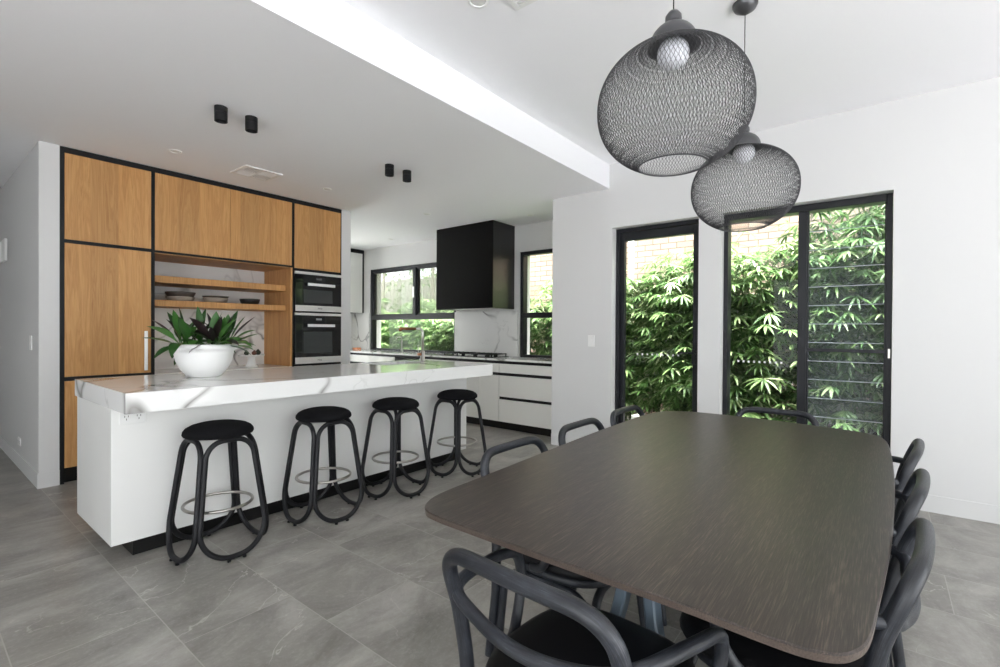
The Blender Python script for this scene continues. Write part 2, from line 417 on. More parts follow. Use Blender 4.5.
def struct(name, bm, m, label=None, cat='structure', parent=None):
    o = link(name, bm, m, parent)
    if parent is None:
        o['kind'] = 'structure'
        o['label'] = label or name; o['category'] = cat
    return o
def copy_tree(o, parent=None):
    c = o.copy(); COL.objects.link(c); c.parent = parent
    for ch in list(o.children): copy_tree(ch, c)
    return c

# ------------------------------------------------------------------ key dimensions
WX = 4.553; KX = 5.393; ZC = 2.713; ZH = 2.958; YB = 2.204; YN = 2.878; OY = 5.16; XN = 0.711
ZHEAD = 2.308

# ------------------------------------------------------------------ room shell
struct('floor', box(BX(-3.3, 5.45, -3.3, 8.0, -0.05, 0), -3.3, 3.3, 8.0, 8.6, -0.05, 0), TILE, 'grey stone look tiled floor of the whole room', 'floor')
bm = BX(-3.3, 5.643, YB, 8.01, ZC, ZH+0.1); box(bm, -3.3, 3.3, 8.01, 8.6, ZC, ZH+0.1)
struct('ceiling', bm, CEIL, 'lower white ceiling over the kitchen, stepped down from the dining side', 'ceiling')
struct('ceiling', BX(-3.3, 4.8, -3.3, YB-0.0005, ZH, ZH+0.1), CEIL, 'higher white ceiling over the dining table', 'ceiling')
# window wall of the dining side, with a door and a window hole
DY0, DY1 = 1.32, 2.168      # door
WY0, WY1 = -0.05, 1.130     # window
T = 0.25
bm = bmesh.new()
zf = 0.0
box(bm, WX, WX+T, -3.3, WY0, zf, ZH)
box(bm, WX, WX+T, WY1, DY0, zf, ZH)
box(bm, WX, WX+T, DY1, YN, zf, ZC)
box(bm, WX, WX+T, DY1, YB, ZC, ZH)
box(bm, WX, WX+T, DY0, DY1, ZHEAD, ZH)
box(bm, WX, WX+T, WY0, WY1, ZHEAD, ZH)
struct('wall_right', bm, WHITE, 'white dining wall with the glass door and tall window', 'wall')
# kitchen window wall
K1Y0, K1Y1 = 5.15, 7.30; K1Z0, K1Z1 = 0.905, 2.345
K2Y0, K2Y1 = 3.02, 3.94
bm = bmesh.new()
box(bm, KX, KX+T, YN-0.25, K2Y0, zf, ZC)
box(bm, KX, KX+T, K2Y1, K1Y0, zf, ZC)
box(bm, KX, KX+T, K1Y1, 8.6, zf, ZC)
for a, b_ in ((K2Y0, K2Y1), (K1Y0, K1Y1)):
    box(bm, KX, KX+T, a, b_, zf, K1Z0-0.03); box(bm, KX, KX+T, a, b_, K1Z1, ZC)
box(bm, WX+T, KX, YN-0.25, YN, zf, ZC)
struct('wall_kitchen', bm, WHITE, 'white kitchen wall with the windows above the worktop', 'wall')
# back walls
bm = BX(3.522, 3.6, 7.85, 8.0, zf, ZC); box(bm, 4.64, KX, 7.85, 8.0, zf, ZC); box(bm, 3.6, 4.64, 7.85, 8.0, 2.5, ZC)  # unseen doorway-sized opening added to brighten the kitchen
struct('wall_back', bm, WHITE, 'white end wall behind the corner cupboard', 'wall')
struct('trim_1', BX(3.392, 3.522, OY, 8.0, zf, ZC), WHITE, 'white wall end beside the built-in ovens', 'wall')
struct('wall_pantry', BX(0.87, 3.391, 5.80, 5.95, zf, ZC), WHITE, 'wall behind the oak cabinets', 'wall')
struct('wall_left', BX(XN, 0.833, OY, 8.6, zf, ZC), WHITE, 'white hallway wall left of the oak cabinets', 'wall')
bm = BX(XN-0.008, XN-0.0002, OY, 8.49, 0, 0.12); box(bm, XN-0.008, 0.833, OY-0.008, OY-0.0002, 0, 0.12)
struct('baseboard_left', bm, WHITE, 'white skirting board along the hallway wall', 'skirting board')
bm = BX(WX-0.007, WX-0.0002, -3.2, WY0-0.01, 0, 0.12); box(bm, WX-0.007, WX-0.0002, WY1+0.01, DY0-0.01, 0, 0.12); box(bm, WX-0.007, WX-0.0002, DY1+0.01, YN, 0, 0.12)
struct('baseboard_right', bm, WHITE, 'white skirting board under the dining windows', 'skirting board')
struct('wall_hall_end', BX(-3.3, XN, 8.5, 8.6, zf, ZC), WHITE, 'white end wall of the hallway', 'wall')
# unseen walls behind the photographer, openings sized to light the room
bm = BX(-3.3, -1.6, -3.4, -3.25, zf, ZH); box(bm, 3.4, WX, -3.4, -3.25, zf, ZH); box(bm, -1.6, 3.4, -3.4, -3.25, 2.45, ZH)
struct('wall_south', bm, WHITE, 'white wall behind the photographer with a wide opening', 'wall')
bm = BX(-3.4, -3.25, -3.25, -2.8, zf, ZH); box(bm, -3.4, -3.25, 2.0, 8.6, zf, ZC); box(bm, -3.4, -3.25, -2.8, 2.0, 2.45, ZC)
struct('wall_west', bm, WHITE, 'white wall on the far left with a wide opening', 'wall')

# ------------------------------------------------------------------ windows and door
def frame_rect(bm, x0, x1, y0, y1, z0, z1, wdt, wt=None, wb=None, bev=0.003):
    wt = wt or wdt; wb = wb or wdt
    box(bm, x0, x1, y0, y0+wdt, z0, z1, bev); box(bm, x0, x1, y1-wdt, y1, z0, z1, bev)
    box(bm, x0, x1, y0+wdt, y1-wdt, z1-wt, z1, bev); box(bm, x0, x1, y0+wdt, y1-wdt, z0, z0+wb, bev)
    return bm
def setting(name, label, cat):
    o = thing(name, label, cat); o['kind'] = 'structure'; return o
FX = WX+0.09
d = setting('door_1', 'black framed glass door left of the tall dining window', 'door')
bm = frame_rect(bmesh.new(), FX, FX+0.12, DY0+.002, DY1-.002, 0, ZHEAD-.002, 0.035, 0.035, 0.03)
part('door_frame', bm, FRAME, d)
bm = frame_rect(bmesh.new(), FX+0.03, FX+0.08, DY0+0.04, DY1-0.04, 0.035, ZHEAD-0.04, 0.042, 0.085, 0.12)
part('door_leaf', bm, FRAME, d)
part('glass_pane', BX(FX+0.052, FX+0.058, DY0+0.08, DY1-0.08, 0.15, ZHEAD-0.12), GLASS, d)
hx, hy, hz = FX+0.03, DY0+0.07, 1.06
bm = BX(hx-0.008, hx, hy-0.018, hy+0.018, hz-0.11, hz+0.03, 0.003); tube(bm, [(hx, hy, hz), (hx-0.05, hy, hz)], 0.009)
tube(bm, fillet([(hx-0.045, hy, hz), (hx-0.055, hy+0.02, hz), (hx-0.055, hy+0.13, hz)], 0.01), 0.009)
part('door_handle', bm, FRAME, d)
def decals(parent, y0, y1, z, x, n):
    bm = bmesh.new()
    for i in range(n):
        y = y0+(y1-y0)*i/(n-1); box(bm, x-0.0015, x, y-0.008, y+0.008, z-0.009, z+0.009)
    return part('safety_marker', bm, CERWHITE, parent)
decals(d, DY0+0.22, DY1-0.22, 1.03, FX+0.0515, 9)
wd = setting('window_1', 'tall black framed dining window, fixed pane beside glass louvres', 'window')
bm = frame_rect(bmesh.new(), FX, FX+0.12, WY0+.002, WY1-.002, 0.06, ZHEAD-.002, 0.036, 0.055, 0.06)
YM0, YM1 = 0.495, 0.556
box(bm, FX-0.004, FX+0.12, YM0, YM1, 0.1, ZHEAD-0.06, 0.003)
part('window_frame', bm, FRAME, wd)
part('glass_pane', BX(FX+0.05, FX+0.056, YM1, WY1-0.036, 0.12, ZHEAD-0.062), GLASS, wd)
decals(wd, YM1+0.12, WY1-0.12, 1.0, FX+0.0495, 9)
bm = bmesh.new(); 
for s in (WY0+0.038, YM0-0.010): box(bm, FX+0.02, FX+0.09, s, s+0.010, 0.12, ZHEAD-0.06)
part('louvre_channel', bm, FRAME, wd)
nb = 14; z0l, z1l = 0.13, ZHEAD-0.07; ph = (z1l-z0l)/nb
ya, yb = WY0+0.048, YM0-0.010
for k in range(nb):
    zc = z0l+ph*(k+0.5); bmv = bmesh.new()
    hgt = ph*0.56; tilt = math.radians(14)
    dx, dz = math.sin(tilt)*hgt, math.cos(tilt)*hgt
    # blade: inner bottom edge leans to the room, top edge to the garden
    a = Vector((FX+0.055-dx, 0, zc-dz)); c = Vector((FX+0.055+dx, 0, zc+dz)); nrm = Vector((dz, 0, -dx)).normalized()*0.003
    q = [a-nrm, a+nrm, c+nrm, c-nrm]
    A = [bmv.verts.new((p.x, ya, p.z)) for p in q]; B = [bmv.verts.new((p.x, yb, p.z)) for p in q]
    for i in range(4): bmv.faces.new((A[i], A[(i+1) % 4], B[(i+1) % 4], B[i]))
    bmv.faces.new(A[::-1]); bmv.faces.new(B)
    part('louvre_blade', bmv, LOUVRE, wd)
bm = BX(FX+0.02, FX+0.06, ya, yb, 1.105, 1.13); part('louvre_rail', bm, FRAME, wd)
LEDGE = plain('ground_glass_edge', (0.32, 0.36, 0.36, 1), 0.3)
bm = bmesh.new()
for k in range(nb):
    zc = z0l+ph*(k+0.5); hgt = ph*0.56; tilt = math.radians(14); dx, dz = math.sin(tilt)*hgt, math.cos(tilt)*hgt
    box(bm, FX+0.053-dx-0.001, FX+0.053-dx+0.004, ya, yb, zc-dz-0.003, zc-dz+0.003)
part('glass_edge', bm, LEDGE, wd)
part('louvre_lever', BX(FX-0.012, FX, WY0+0.008, WY0+0.024, 1.07, 1.14, 0.002), STEELD, wd)
part('window_latch', BX(FX-0.016, FX-0.004, YM0+0.02, YM0+0.04, 1.28, 1.38, 0.002), FRAME, wd)

def kwin(name, label, y0, y1, mull):
    o = setting(name, label, 'window'); x = KX+0.012
    bm = frame_rect(bmesh.new(), x, x+0.1, y0+.002, y1-.002, K1Z0-0.03+.002, K1Z1-.002, 0.05)
    box(bm, x-0.005, x+0.1, y0+0.05, y1-0.05, 1.435, 1.505, 0.003)
    if mull: box(bm, x-0.005, x+0.1, mull-0.03, mull+0.04, 1.505, K1Z1-0.05, 0.003)
    part('window_frame', bm, FRAME, o)
    part('glass_pane', BX(x+0.05, x+0.055, y0+0.05, y1-0.05, K1Z0-0.03+0.05, 1.435), GLASS, o)
    segs = [(mull+0.04, y1-0.05), (y0+0.05, mull-0.03)] if mull else [(y0+0.05, y1-0.05)]
    for a, b_ in segs:
        if mull:
            bm = frame_rect(bmesh.new(), x+0.015, x+0.05, a, b_, 1.505, K1Z1-0.05, 0.028); part('sash', bm, FRAME, o)
        part('glass_pane', BX(x+0.056, x+0.061, a, b_, 1.505, K1Z1-0.05), GLASS, o)
        if mull: part('insect_screen', BX(x+0.08, x+0.081, a, b_, 1.505, K1Z1-0.05), SCREEN, o)
    if mull: part('window_latch', BX(x-0.02, x-0.005, mull-0.0, mull+0.03, 1.80, 1.98, 0.002), STEEL, o)
    return o
kwin('window_2', 'wide black framed kitchen window above the sink run, left of the black hood', K1Y0, K1Y1, 6.11)
kwin('window_3', 'narrow black framed kitchen window right of the black hood', K2Y0, K2Y1, None)

# ------------------------------------------------------------------ garden
struct('ground', BX(4.8, 16, -12, 16, -0.35, -0.06), PAVE, 'grey paved ground of the side garden', 'ground')
bm = BX(-14, 4.79, -14, -3.41, -0.3, -0.02); box(bm, -14, -3.41, -3.40, 9, -0.3, -0.02)
struct('terrace', bm, TERRACE, 'terrace ground outside the wide openings, toned to bounce daylight', 'ground')  # unseen ground, laid to bounce daylight up to the ceilings
bm = BX(0, 5.9, 8.62, 16, -0.3, -0.02); box(bm, 3.3, 5.9, 8.01, 8.61, -0.3, -0.02); box(bm, 5.65, 5.9, 2.9, 8.0, -0.3, -0.02); box(bm, 5.9, 6.5, 2.9, 16, -0.3, -0.02)
struct('path', bm, WBOUNCE, 'white ground added outside the kitchen windows to bounce light', 'ground')  # added reflector ground, throws sun up into the kitchen
o = link('brick_wall', BX(7.2, 7.45, -4.0, 6.6, -0.06, 4.2), BRICK); tag(o, 'cream painted brick wall of the neighbouring house behind the bamboo', 'wall')
bm = bmesh.new(); y = 6.65
while y < 14:
    box(bm, 8.0, 8.02, y, y+0.13, -0.06, 2.5+0.05*random.random()); y += 0.145
box(bm, 8.02, 8.06, 6.65, 14, 0.4, 0.48); box(bm, 8.02, 8.06, 6.65, 14, 1.9, 1.98)
o = link('paling_fence', bm, PALING); tag(o, 'pale timber paling fence seen through the kitchen window', 'fence')
o = link('downpipe', tube(bmesh.new(), [(7.14, 3.08, -0.06), (7.14, 3.08, 4.1)], 0.045), TRIMW); tag(o, 'white downpipe on the cream brick wall', 'pipe')
o = link('planter_edge', BX(5.25, 5.4, -3.0, 2.25, -0.06, 0.30, 0.006), PAVE); tag(o, 'grey concrete edge of the garden bed outside the glass door', 'garden edging')
o = link('soil_bed', BX(5.401, 6.99, -3.0, 2.25, -0.06, 0.2), MULCH); tag(o, 'dark soil of the garden bed under the bamboo', 'soil', kind='stuff')
o = link('soil_bed', BX(6.5, 7.9, 6.7, 13, -0.06, 0.1), MULCH); tag(o, 'dark soil of the garden bed outside the wide kitchen window', 'soil', kind='stuff')

def leaf_blade(bm, base, dirv, up, L, Wd, droop, seg=4, fold=0.25):
    d = dirv.normalized(); side = d.cross(up)
    if side.length < 1e-3: side = Vector((1, 0, 0))
    side.normalize(); p = base.copy(); prev = None
    prof = [0.18, 0.85, 1.0, 0.62, 0.0] if seg == 4 else [0.25, 1.0, 0.0]
    for k in range(seg+1):
        t = k/seg; wv = Wd*prof[k]
        u = side.cross(d).normalized()
        if wv == 0: cur = [bm.verts.new(p)]
        else: cur = [bm.verts.new(p-side*wv+u*wv*fold), bm.verts.new(p), bm.verts.new(p+side*wv+u*wv*fold)]
        if prev:
            if len(cur) == 3:
                bm.faces.new((prev[0], prev[1], cur[1], cur[0])); bm.faces.new((prev[1], prev[2], cur[2], cur[1]))
            else:
                bm.faces.new((prev[0], prev[1], cur[0])); bm.faces.new((prev[1], prev[2], cur[0]))
        prev = cur
        d = (d + Vector((0, 0, -droop/seg))).normalized(); p = p + d*(L/seg)

def bamboo_mesh(seed, H, nculm, ncl, spread):
    rnd = random.Random(seed); fb = bmesh.new(); cb = bmesh.new()
    culms = []
    for c in range(nculm):
        bx, by = rnd.uniform(-spread, spread)*0.6, rnd.uniform(-spread, spread)*0.8
        lx, ly = rnd.uniform(-0.25, 0.15), rnd.uniform(-0.3, 0.3)
        h = H*rnd.uniform(0.75, 1.05)
        pts = cr([(bx, by, 0), (bx+lx*0.2, by+ly*0.2, h*0.4), (bx+lx*0.6, by+ly*0.6, h*0.75), (bx+lx*1.3, by+ly*1.3, h)], 5)
        tube(cb, pts, [0.013*(1-0.7*i/(len(pts)-1)) for i in range(len(pts))], 6); culms.append(pts)
    for k in range(ncl):
        pts = rnd.choice(culms); t = rnd.random()**0.9; f = 0.06+0.94*t; x = f*(len(pts)-1); i = min(int(x), len(pts)-2)
        p = pts[i].lerp(pts[i+1], x-i)
        ang = rnd.uniform(0, 2*PI) if rnd.random() < 0.4 else rnd.gauss(PI, 1.0); ln = rnd.uniform(0.1, 0.42)*(1.1-0.4*f)
        q = p + Vector((math.cos(ang)*ln, math.sin(ang)*ln, rnd.uniform(-0.05, 0.2)))
        tube(cb, [p, (p+q)/2+Vector((0, 0, 0.03)), q], 0.0025, 3, caps=False)
        axis = Vector((math.cos(ang), math.sin(ang), rnd.uniform(-0.7, 0.15))).normalized()
        nl = rnd.randint(6, 10); s = axis.cross(Vector((0, 0, 1))).normalized(); u = s.cross(axis)
        for j in range(nl):
            a = (j/(nl-1)-0.5)*rnd.uniform(2.6, 3.6)
            dv = axis*math.cos(a)+s*math.sin(a)+u*rnd.uniform(-0.25, 0.25)
            leaf_blade(fb, q, dv, u, rnd.uniform(0.15, 0.25)*(1-0.2*abs(a)/1.6), rnd.uniform(0.010, 0.016), rnd.uniform(0.3, 0.9))
    for f in fb.faces: f.smooth = True
    return fb, cb
protos = []
for i, (H, nc, n) in enumerate(((2.2, 8, 520), (2.1, 8, 520), (2.35, 7, 520))):
    fb, cb = bamboo_mesh(11+i, H, nc, n, 0.38)
    t = thing('bamboo_plant', '', 'plant', (0, 0, 0), 0, 'bamboo along the garden wall')
    link('canes', cb, CANE, t); link('foliage', fb, BAMBOO, t); protos.append(t)
back = [(6.45, -0.6), (6.5, 0.15), (6.45, 0.9), (6.5, 1.6), (6.45, 2.2)]
spots = [(5.85, -0.95), (5.95, -0.35), (5.8, 0.25), (5.95, 0.8), (5.85, 1.3), (5.9, 1.85), (6.1, 2.2), (6.45, 3.0), (6.45, 3.75), (6.45, 4.45), (6.5, 5.15),
         (6.5, 5.8), (6.5, 6.4), (7.0, 7.1), (7.05, 7.75), (7.1, 8.4), (7.1, 9.1), (7.2, 9.9)]
blab = ['bamboo plant at the far right, behind the right edge of the glass louvres', 'bamboo plant seen through the right half of the glass louvres',
 'bamboo plant seen through the left half of the glass louvres', 'leafy bamboo plant behind the right side of the fixed dining pane', 'leafy bamboo plant behind the left side of the fixed dining pane',
 'bamboo plant behind the white pier between door and dining window', 'bamboo plant seen through the right half of the glass door', 'bamboo plant seen through the left half of the glass door',
 'bamboo plant hidden mostly behind the wall left of the glass door', 'bamboo plant seen through the right side of the narrow kitchen window', 'bamboo plant seen through the left side of the narrow kitchen window',
 'bamboo plant just behind the black hood, outdoors', 'low bamboo at the right end of the wide kitchen window', 'low bamboo right of centre below the rail of the wide kitchen window',
 'low bamboo at the middle of the wide kitchen window', 'low bamboo left of centre in the wide kitchen window', 'low bamboo at the left side of the wide kitchen window', 'low bamboo furthest left beyond the wide kitchen window']
for i, (x, y) in enumerate(spots):
    o = protos[i] if i < 3 else copy_tree(protos[i % 3])
    o.location = (x, y, 0.19 if y < 2.24 else (-0.06 if y < 6.6 else 0.09)); o.rotation_euler = (0, 0, random.choice((0, 0.4, -0.4, 0.7)))
    s = (random.uniform(0.92, 1.03) if y < 1.1 else random.uniform(0.80, 0.86)) if y < 5 else random.uniform(0.72, 0.8); o.scale = (1.0, 1.0, s)
    o['label'] = blab[i]
bl2 = ['shaded bamboo plant in the back row behind the right side of the glass louvres', 'shaded bamboo plant in the back row behind the left side of the glass louvres', 'shaded bamboo plant in the back row behind the middle of the fixed dining pane',
  'shaded bamboo plant in the back row behind the right half of the glass door', 'shaded bamboo plant in the back row behind the left edge of the glass door']
for i, (x, y) in enumerate(back):
    o = copy_tree(protos[(i+1) % 3]); o.location = (x, y, 0.19); o.rotation_euler = (0, 0, 0.3*i); o.scale = (0.85, 1.1, 0.72); o['label'] = bl2[i]
for i, (x, y, lab) in enumerate(((7.35, 7.4, 'slim pale tree trunk right of the window mullion, outside the kitchen'), (7.5, 8.5, 'slim pale tree trunk in the left sash of the wide kitchen window'), (7.3, 9.3, 'slim pale tree trunk at the left edge of the wide kitchen window'), (7.6, 7.95, 'thin pale tree trunk near the middle of the wide kitchen window'))):
    tr = thing('tree', lab, 'tree', (x, y, -0.06), 0, 'trees beyond the kitchen window')
    pts = cr([(0, 0, 0), (0.04, 0.06, 1.2), (-0.03, 0.02, 2.4), (0.05, -0.1, 4.0)], 6); link('trunk', tube(bmesh.new(), pts, [0.05-0.02*k/len(pts) for k in range(len(pts))], 8), BARK, tr)
    fb = bmesh.new(); rnd = random.Random(50+i)
    for k in range(110):
        c = Vector((rnd.gauss(0, 0.4), rnd.gauss(0, 0.5), rnd.uniform(1.7, 4.0)))
        for j in range(5): leaf_blade(fb, c, Vector((rnd.uniform(-1, 1), rnd.uniform(-1, 1), rnd.uniform(-1, .2))), Vector((0, 0, 1)), rnd.uniform(0.06, 0.12), 0.014, 0.5, 2)
    link('foliage', fb, BAMBOO, tr)

# ------------------------------------------------------------------ oak cabinet wall
YBK = 5.79
def door_panel(name, x0, x1, z0, z1, parent, mat=OAK, y=OY, lab=None):
    return part(name, BX(x0+.0015, x1-.0015, y, y+0.02, z0+.0015, z1-.0015, 0.001), mat, parent, lab)
def carcass(parent, x0, x1, z0, z1, fr, left=True, right=True, ydepth=YBK, front=OY-0.004):
    bm = bmesh.new()
    l, r, t, b_ = fr
    if l: box(bm, x0, x0+l, front, ydepth, z0, z1)
    if r: box(bm, x1-r, x1, front, ydepth, z0, z1)
    if t: box(bm, x0+l, x1-r, front, ydepth, z1-t, z1)
    if b_: box(bm, x0+l, x1-r, front, ydepth, z0, z0+b_)
    return bm
X0, XA, XB, X1 = 0.835, 1.463, 2.781, 3.390
# pantry unit
t = thing('pantry_cabinet', 'tall oak pantry cabinet in black surround at the left, three doors', 'cabinet', (X0, OY, 0))
bm = carcass(t, X0, XA, 0, ZC-.002, (0.026, 0.013, 0.044, 0.0))
box(bm, X0+0.026, XA-0.013, OY-0.004, YBK, 1.945, 1.972); box(bm, X0+0.026, XA-0.013, OY-0.004, YBK, 0.843-0.014, 0.843+0.018)
box(bm, X0+0.026, XA-0.013, OY+0.021, YBK, 0.12, 0.14)
part('surround', bm, BLACK, t)
door_panel('door', X0+0.026, XA-0.013, 1.972, ZC-0.046, t)
dm = door_panel('door', X0+0.026, XA-0.013, 0.861, 1.945, t)
door_panel('door', X0+0.026, XA-0.013, 0.125, 0.829, t)
part('kickboard', BX(X0+0.026, XA-0.013, OY+0.05, OY+0.065, 0, 0.12), KICK, t)
bm = BX(1.392, 1.418, OY-0.030, OY-0.022, 0.885, 1.235, 0.002)
box(bm, 1.398, 1.412, OY-0.024, OY-0.0005, 0.90, 0.915); box(bm, 1.398, 1.412, OY-0.024, OY-0.0005, 1.205, 1.22)
part('handle', bm, HANDLE, dm)
# overhead unit above the niche
t = thing('overhead_cabinet', 'pair of oak overhead cupboard doors above the open marble niche', 'cabinet', (XA, OY, 1.945))
bm = carcass(t, XA, XB, 1.945, ZC-.002, (0.013, 0.013, 0.044, 0.020)); part('surround', bm, BLACK, t)
xm = 2.12
for a, b_ in ((XA+0.013, xm), (xm, XB-0.013)): door_panel('door', a, b_, 1.966, ZC-0.046, t)
# niche
t = thing('open_niche', 'open oak lined niche with marble back between pantry and ovens', 'shelving', (XA, OY, 0))
part('side_panel', BX(XA, XA+0.013, OY-0.004, YBK, 0, 1.944), BLACK, t, 'black edge panel')
part('side_panel', BX(XB-0.028, XB-0.006, OY+0.001, YBK-0.022, 0.846, 1.937), OAK, t)
part('side_panel', BX(XB-0.006, XB-0.0005, OY-0.004, YBK, 0.0, 1.944), BLACK, t, 'black edge panel')
part('side_panel', BX(XA+0.0135, XA+0.016, OY+0.02, YBK-0.022, 0.846, 1.937), OAK, t)
part('top_panel', BX(XA+0.014, XB-0.006, OY+0.001, YBK-0.022, 1.938, 1.944), OAK, t)
part('back_panel', BX(XA+0.014, XB-0.006, YBK-0.02, YBK-0.001, 0.82, 1.944), SPLASH, t)
part('niche_counter', BX(XA+0.014, XB-0.007, OY-0.002, YBK-0.022, 0.806, 0.845, 0.002), MARBLE, t)
for z0, z1 in ((1.687, 1.750), (1.466, 1.525)):
    part('shelf', BX(XA+0.0165, XB-0.029, 5.27, YBK-0.022, z0, z1, 0.001), OAK, t)
part('lower_door', BX(XA+0.015, 2.1, OY, OY+0.02, 0.12, 0.80), OAK, t); part('lower_door', BX(2.103, XB-0.007, OY, OY+0.02, 0.12, 0.80), OAK, t)
part('kickboard', BX(XA+0.014, XB-0.007, OY+0.05, OY+0.065, 0, 0.115), KICK, t)
# oven tower
t = thing('oven_cabinet', 'tall oak and black oven cabinet at the right end of the oak run', 'cabinet', (XB, OY, 0))
bm = carcass(t, XB, X1, 0, ZC-.002, (0.013, 0.008, 0.044, 0.0))
box(bm, XB+0.013, X1-0.008, OY-0.004, YBK, 1.918, 1.944); box(bm, XB+0.013, X1-0.008, OY-0.002, YBK, 1.452, 1.458)
box(bm, XB+0.013, X1-0.008, OY-0.004, YBK, 0.845, 0.862); box(bm, XB+0.013, X1-0.008, YBK-0.01, YBK, 0.86, 1.92)
part('surround', bm, BLACK, t)
door_panel('door', XB+0.013, X1-0.008, 1.945, ZC-0.046, t)
door_panel('door', XB+0.013, X1-0.008, 0.125, 0.842, t)
part('kickboard', BX(XB+0.013, X1-0.008, OY+0.05, OY+0.065, 0, 0.12), KICK, t)
# ovens
def oven(z0, z1, label, low):
    xa, xb = XB+0.016, X1-0.011; yf = OY-0.022
    t = thing('built_in_oven', label, 'oven', ((xa+xb)/2, OY, z0), 0, 'built-in ovens')
    part('body', BX(xa+0.01, xb-0.01, OY, OY+0.5, z0+0.004, z1-0.004), BLACK, t)
    band = 0.085; cp = 0.115
    part('control_panel', BX(xa, xb, yf+0.002, OY-0.001, z1-cp, z1-0.03, 0.002), BGLASS, t)
    part('top_trim', BX(xa, xb, yf-0.002, OY-0.001, z1-0.029, z1, 0.002), TRIMST, t)
    d = part('oven_door', BX(xa, xb, yf, OY-0.001, z0+0.001, z1-cp-0.003, 0.002), BGLASS, t)
    part('lower_trim', BX(xa, xb, yf-0.002, yf-0.0003, z0+0.003, z0+(0.075 if low else 0.07), 0.0005), TRIMST, d)
    if low: wz0, wz1 = z0+0.12, z1-cp-0.10
    else: wz0, wz1 = z0+0.10, z1-cp-0.085
    part('window', BX(xa+0.10, xb-0.12, yf-0.0015, yf-0.0003, wz0, wz1, 0.0003), OVENWIN, d)
    hz = z1-cp-0.028
    bm = BX(xa+0.13, xb-0.11, yf-0.045, yf-0.030, hz-0.016, hz+0.016, 0.003)
    box(bm, xa+0.15, xa+0.175, yf-0.035, yf-0.0005, hz-0.01, hz+0.01); box(bm, xb-0.155, xb-0.13, yf-0.035, yf-0.0005, hz-0.01, hz+0.01)
    part('handle', bm, HANDLE, d)
    part('display', BX(xa+0.255, xa+0.325, yf+0.0005, yf+0.0018, z1-0.082, z1-0.06), plain('oven_display', (0.25, 0.27, 0.27, 1) if low else (0.06, 0.065, 0.065, 1), 0.3), t)
    # maker's wordmark on the steel strip
    txt = bpy.data.curves.new('wordmark', 'FONT'); txt.body = 'Miele'; txt.size = 0.026; txt.align_x = 'CENTER'; txt.align_y = 'CENTER'; txt.extrude = 0.0004
    to = bpy.data.objects.new('wordmark_tmp', txt); COL.objects.link(to)
    dg = bpy.context.evaluated_depsgraph_get(); me = bpy.data.meshes.new_from_object(to.evaluated_get(dg)); bpy.data.objects.remove(to)
    bmm = bmesh.new(); bmm.from_mesh(me); bmesh.ops.transform(bmm, matrix=Matrix.Translation(((xa+xb)/2+0.01, yf-0.0026, z0+0.038)) @ Matrix.Rotation(PI/2, 4, 'X'), verts=bmm.verts)
    part('wordmark', bmm, DOT, d)
oven(1.461, 1.912, 'upper compact built-in oven with steel trim and black glass', False)
oven(0.866, 1.446, 'lower full height built-in oven with steel handle and black glass', True)

# crockery
def bowl(name, label, x, y, z, r, h, m, grp, foot=0.5):
    bm = lathe(bmesh.new(), [(0, 0), (r*foot, 0), (r*0.9, h*0.25), (r, h*0.75), (r, h), (r-0.006, h), (r-0.008, h*0.7), (r*0.8, h*0.3), (r*foot*0.8, 0.008), (0, 0.008)], (0, 0, 0), 32)
    o = link(name, bm, m); o.location = (x, y, z); return tag(o, label, 'bowl', grp)
SZ = 1.5255
bowl('stoneware_bowl', 'wide taupe stoneware bowl, lower of the left pair on the shelf', 1.765, 5.42, SZ, 0.122, 0.045, STONEW, 'bowls on the lower shelf', 0.8)
bowl('stoneware_bowl', 'dark rimmed stoneware bowl, upper of the left pair on the shelf', 1.765, 5.42, SZ+0.0452, 0.128, 0.045, STONED, 'bowls on the lower shelf', 0.85)
bowl('stoneware_bowl', 'shallow taupe stoneware bowl at the middle of the shelf', 2.085, 5.42, SZ, 0.115, 0.052, STONEW, 'bowls on the lower shelf', 0.8)
bowl('stoneware_plate', 'dark plate lying on the middle taupe bowl', 2.085, 5.42, SZ+0.0522, 0.122, 0.016, STONED, 'bowls on the lower shelf', 0.85)['category'] = 'plate'
bowl('stoneware_bowl', 'black stoneware bowl at the right end of the shelf', 2.43, 5.42, SZ, 0.10, 0.058, STONEB, 'bowls on the lower shelf', 0.7)
# cake stand
cs = (2.43, 5.38, 0.8455)
bm = lathe(bmesh.new(), [(0, 0), (0.062, 0), (0.062, 0.012), (0.05, 0.022), (0.038, 0.07), (0.036, 0.105), (0.05, 0.118), (0.128, 0.122), (0.131, 0.135), (0.124, 0.135), (0.12, 0.129), (0, 0.129)], (0, 0, 0), 36)
o = link('cake_stand', bm, CERWHITE); o.location = cs; tag(o, 'white pedestal cake stand in the niche behind the pot plant', 'cake stand')
FIG = plain('dark_fig_skin', (0.03, 0.035, 0.02, 1), 0.5); FIG2 = plain('brown_fruit_skin', (0.12, 0.04, 0.025, 1), 0.45)
for dx, dy, r, m, lab in ((-0.065, -0.03, 0.026, FIG, 'small dark fruit at the left of the cake stand'), (0.01, -0.045, 0.026, FIG2, 'reddish brown fruit at the middle of the cake stand'), (0.062, -0.02, 0.030, FIG, 'dark fruit at the right of the cake stand')):
    bm = lathe(bmesh.new(), [(0, 0), (r*0.6, r*0.12), (r, r*0.8), (r*0.85, r*1.35), (r*0.35, r*1.85), (r*0.12, r*2.15), (0, r*2.2)], (0, 0, 0), 16)
    o = link('fruit', bm, m); o.location = (cs[0]+dx, cs[1]+dy, cs[2]+0.1295); tag(o, lab, 'fruit', 'fruit on the cake stand')

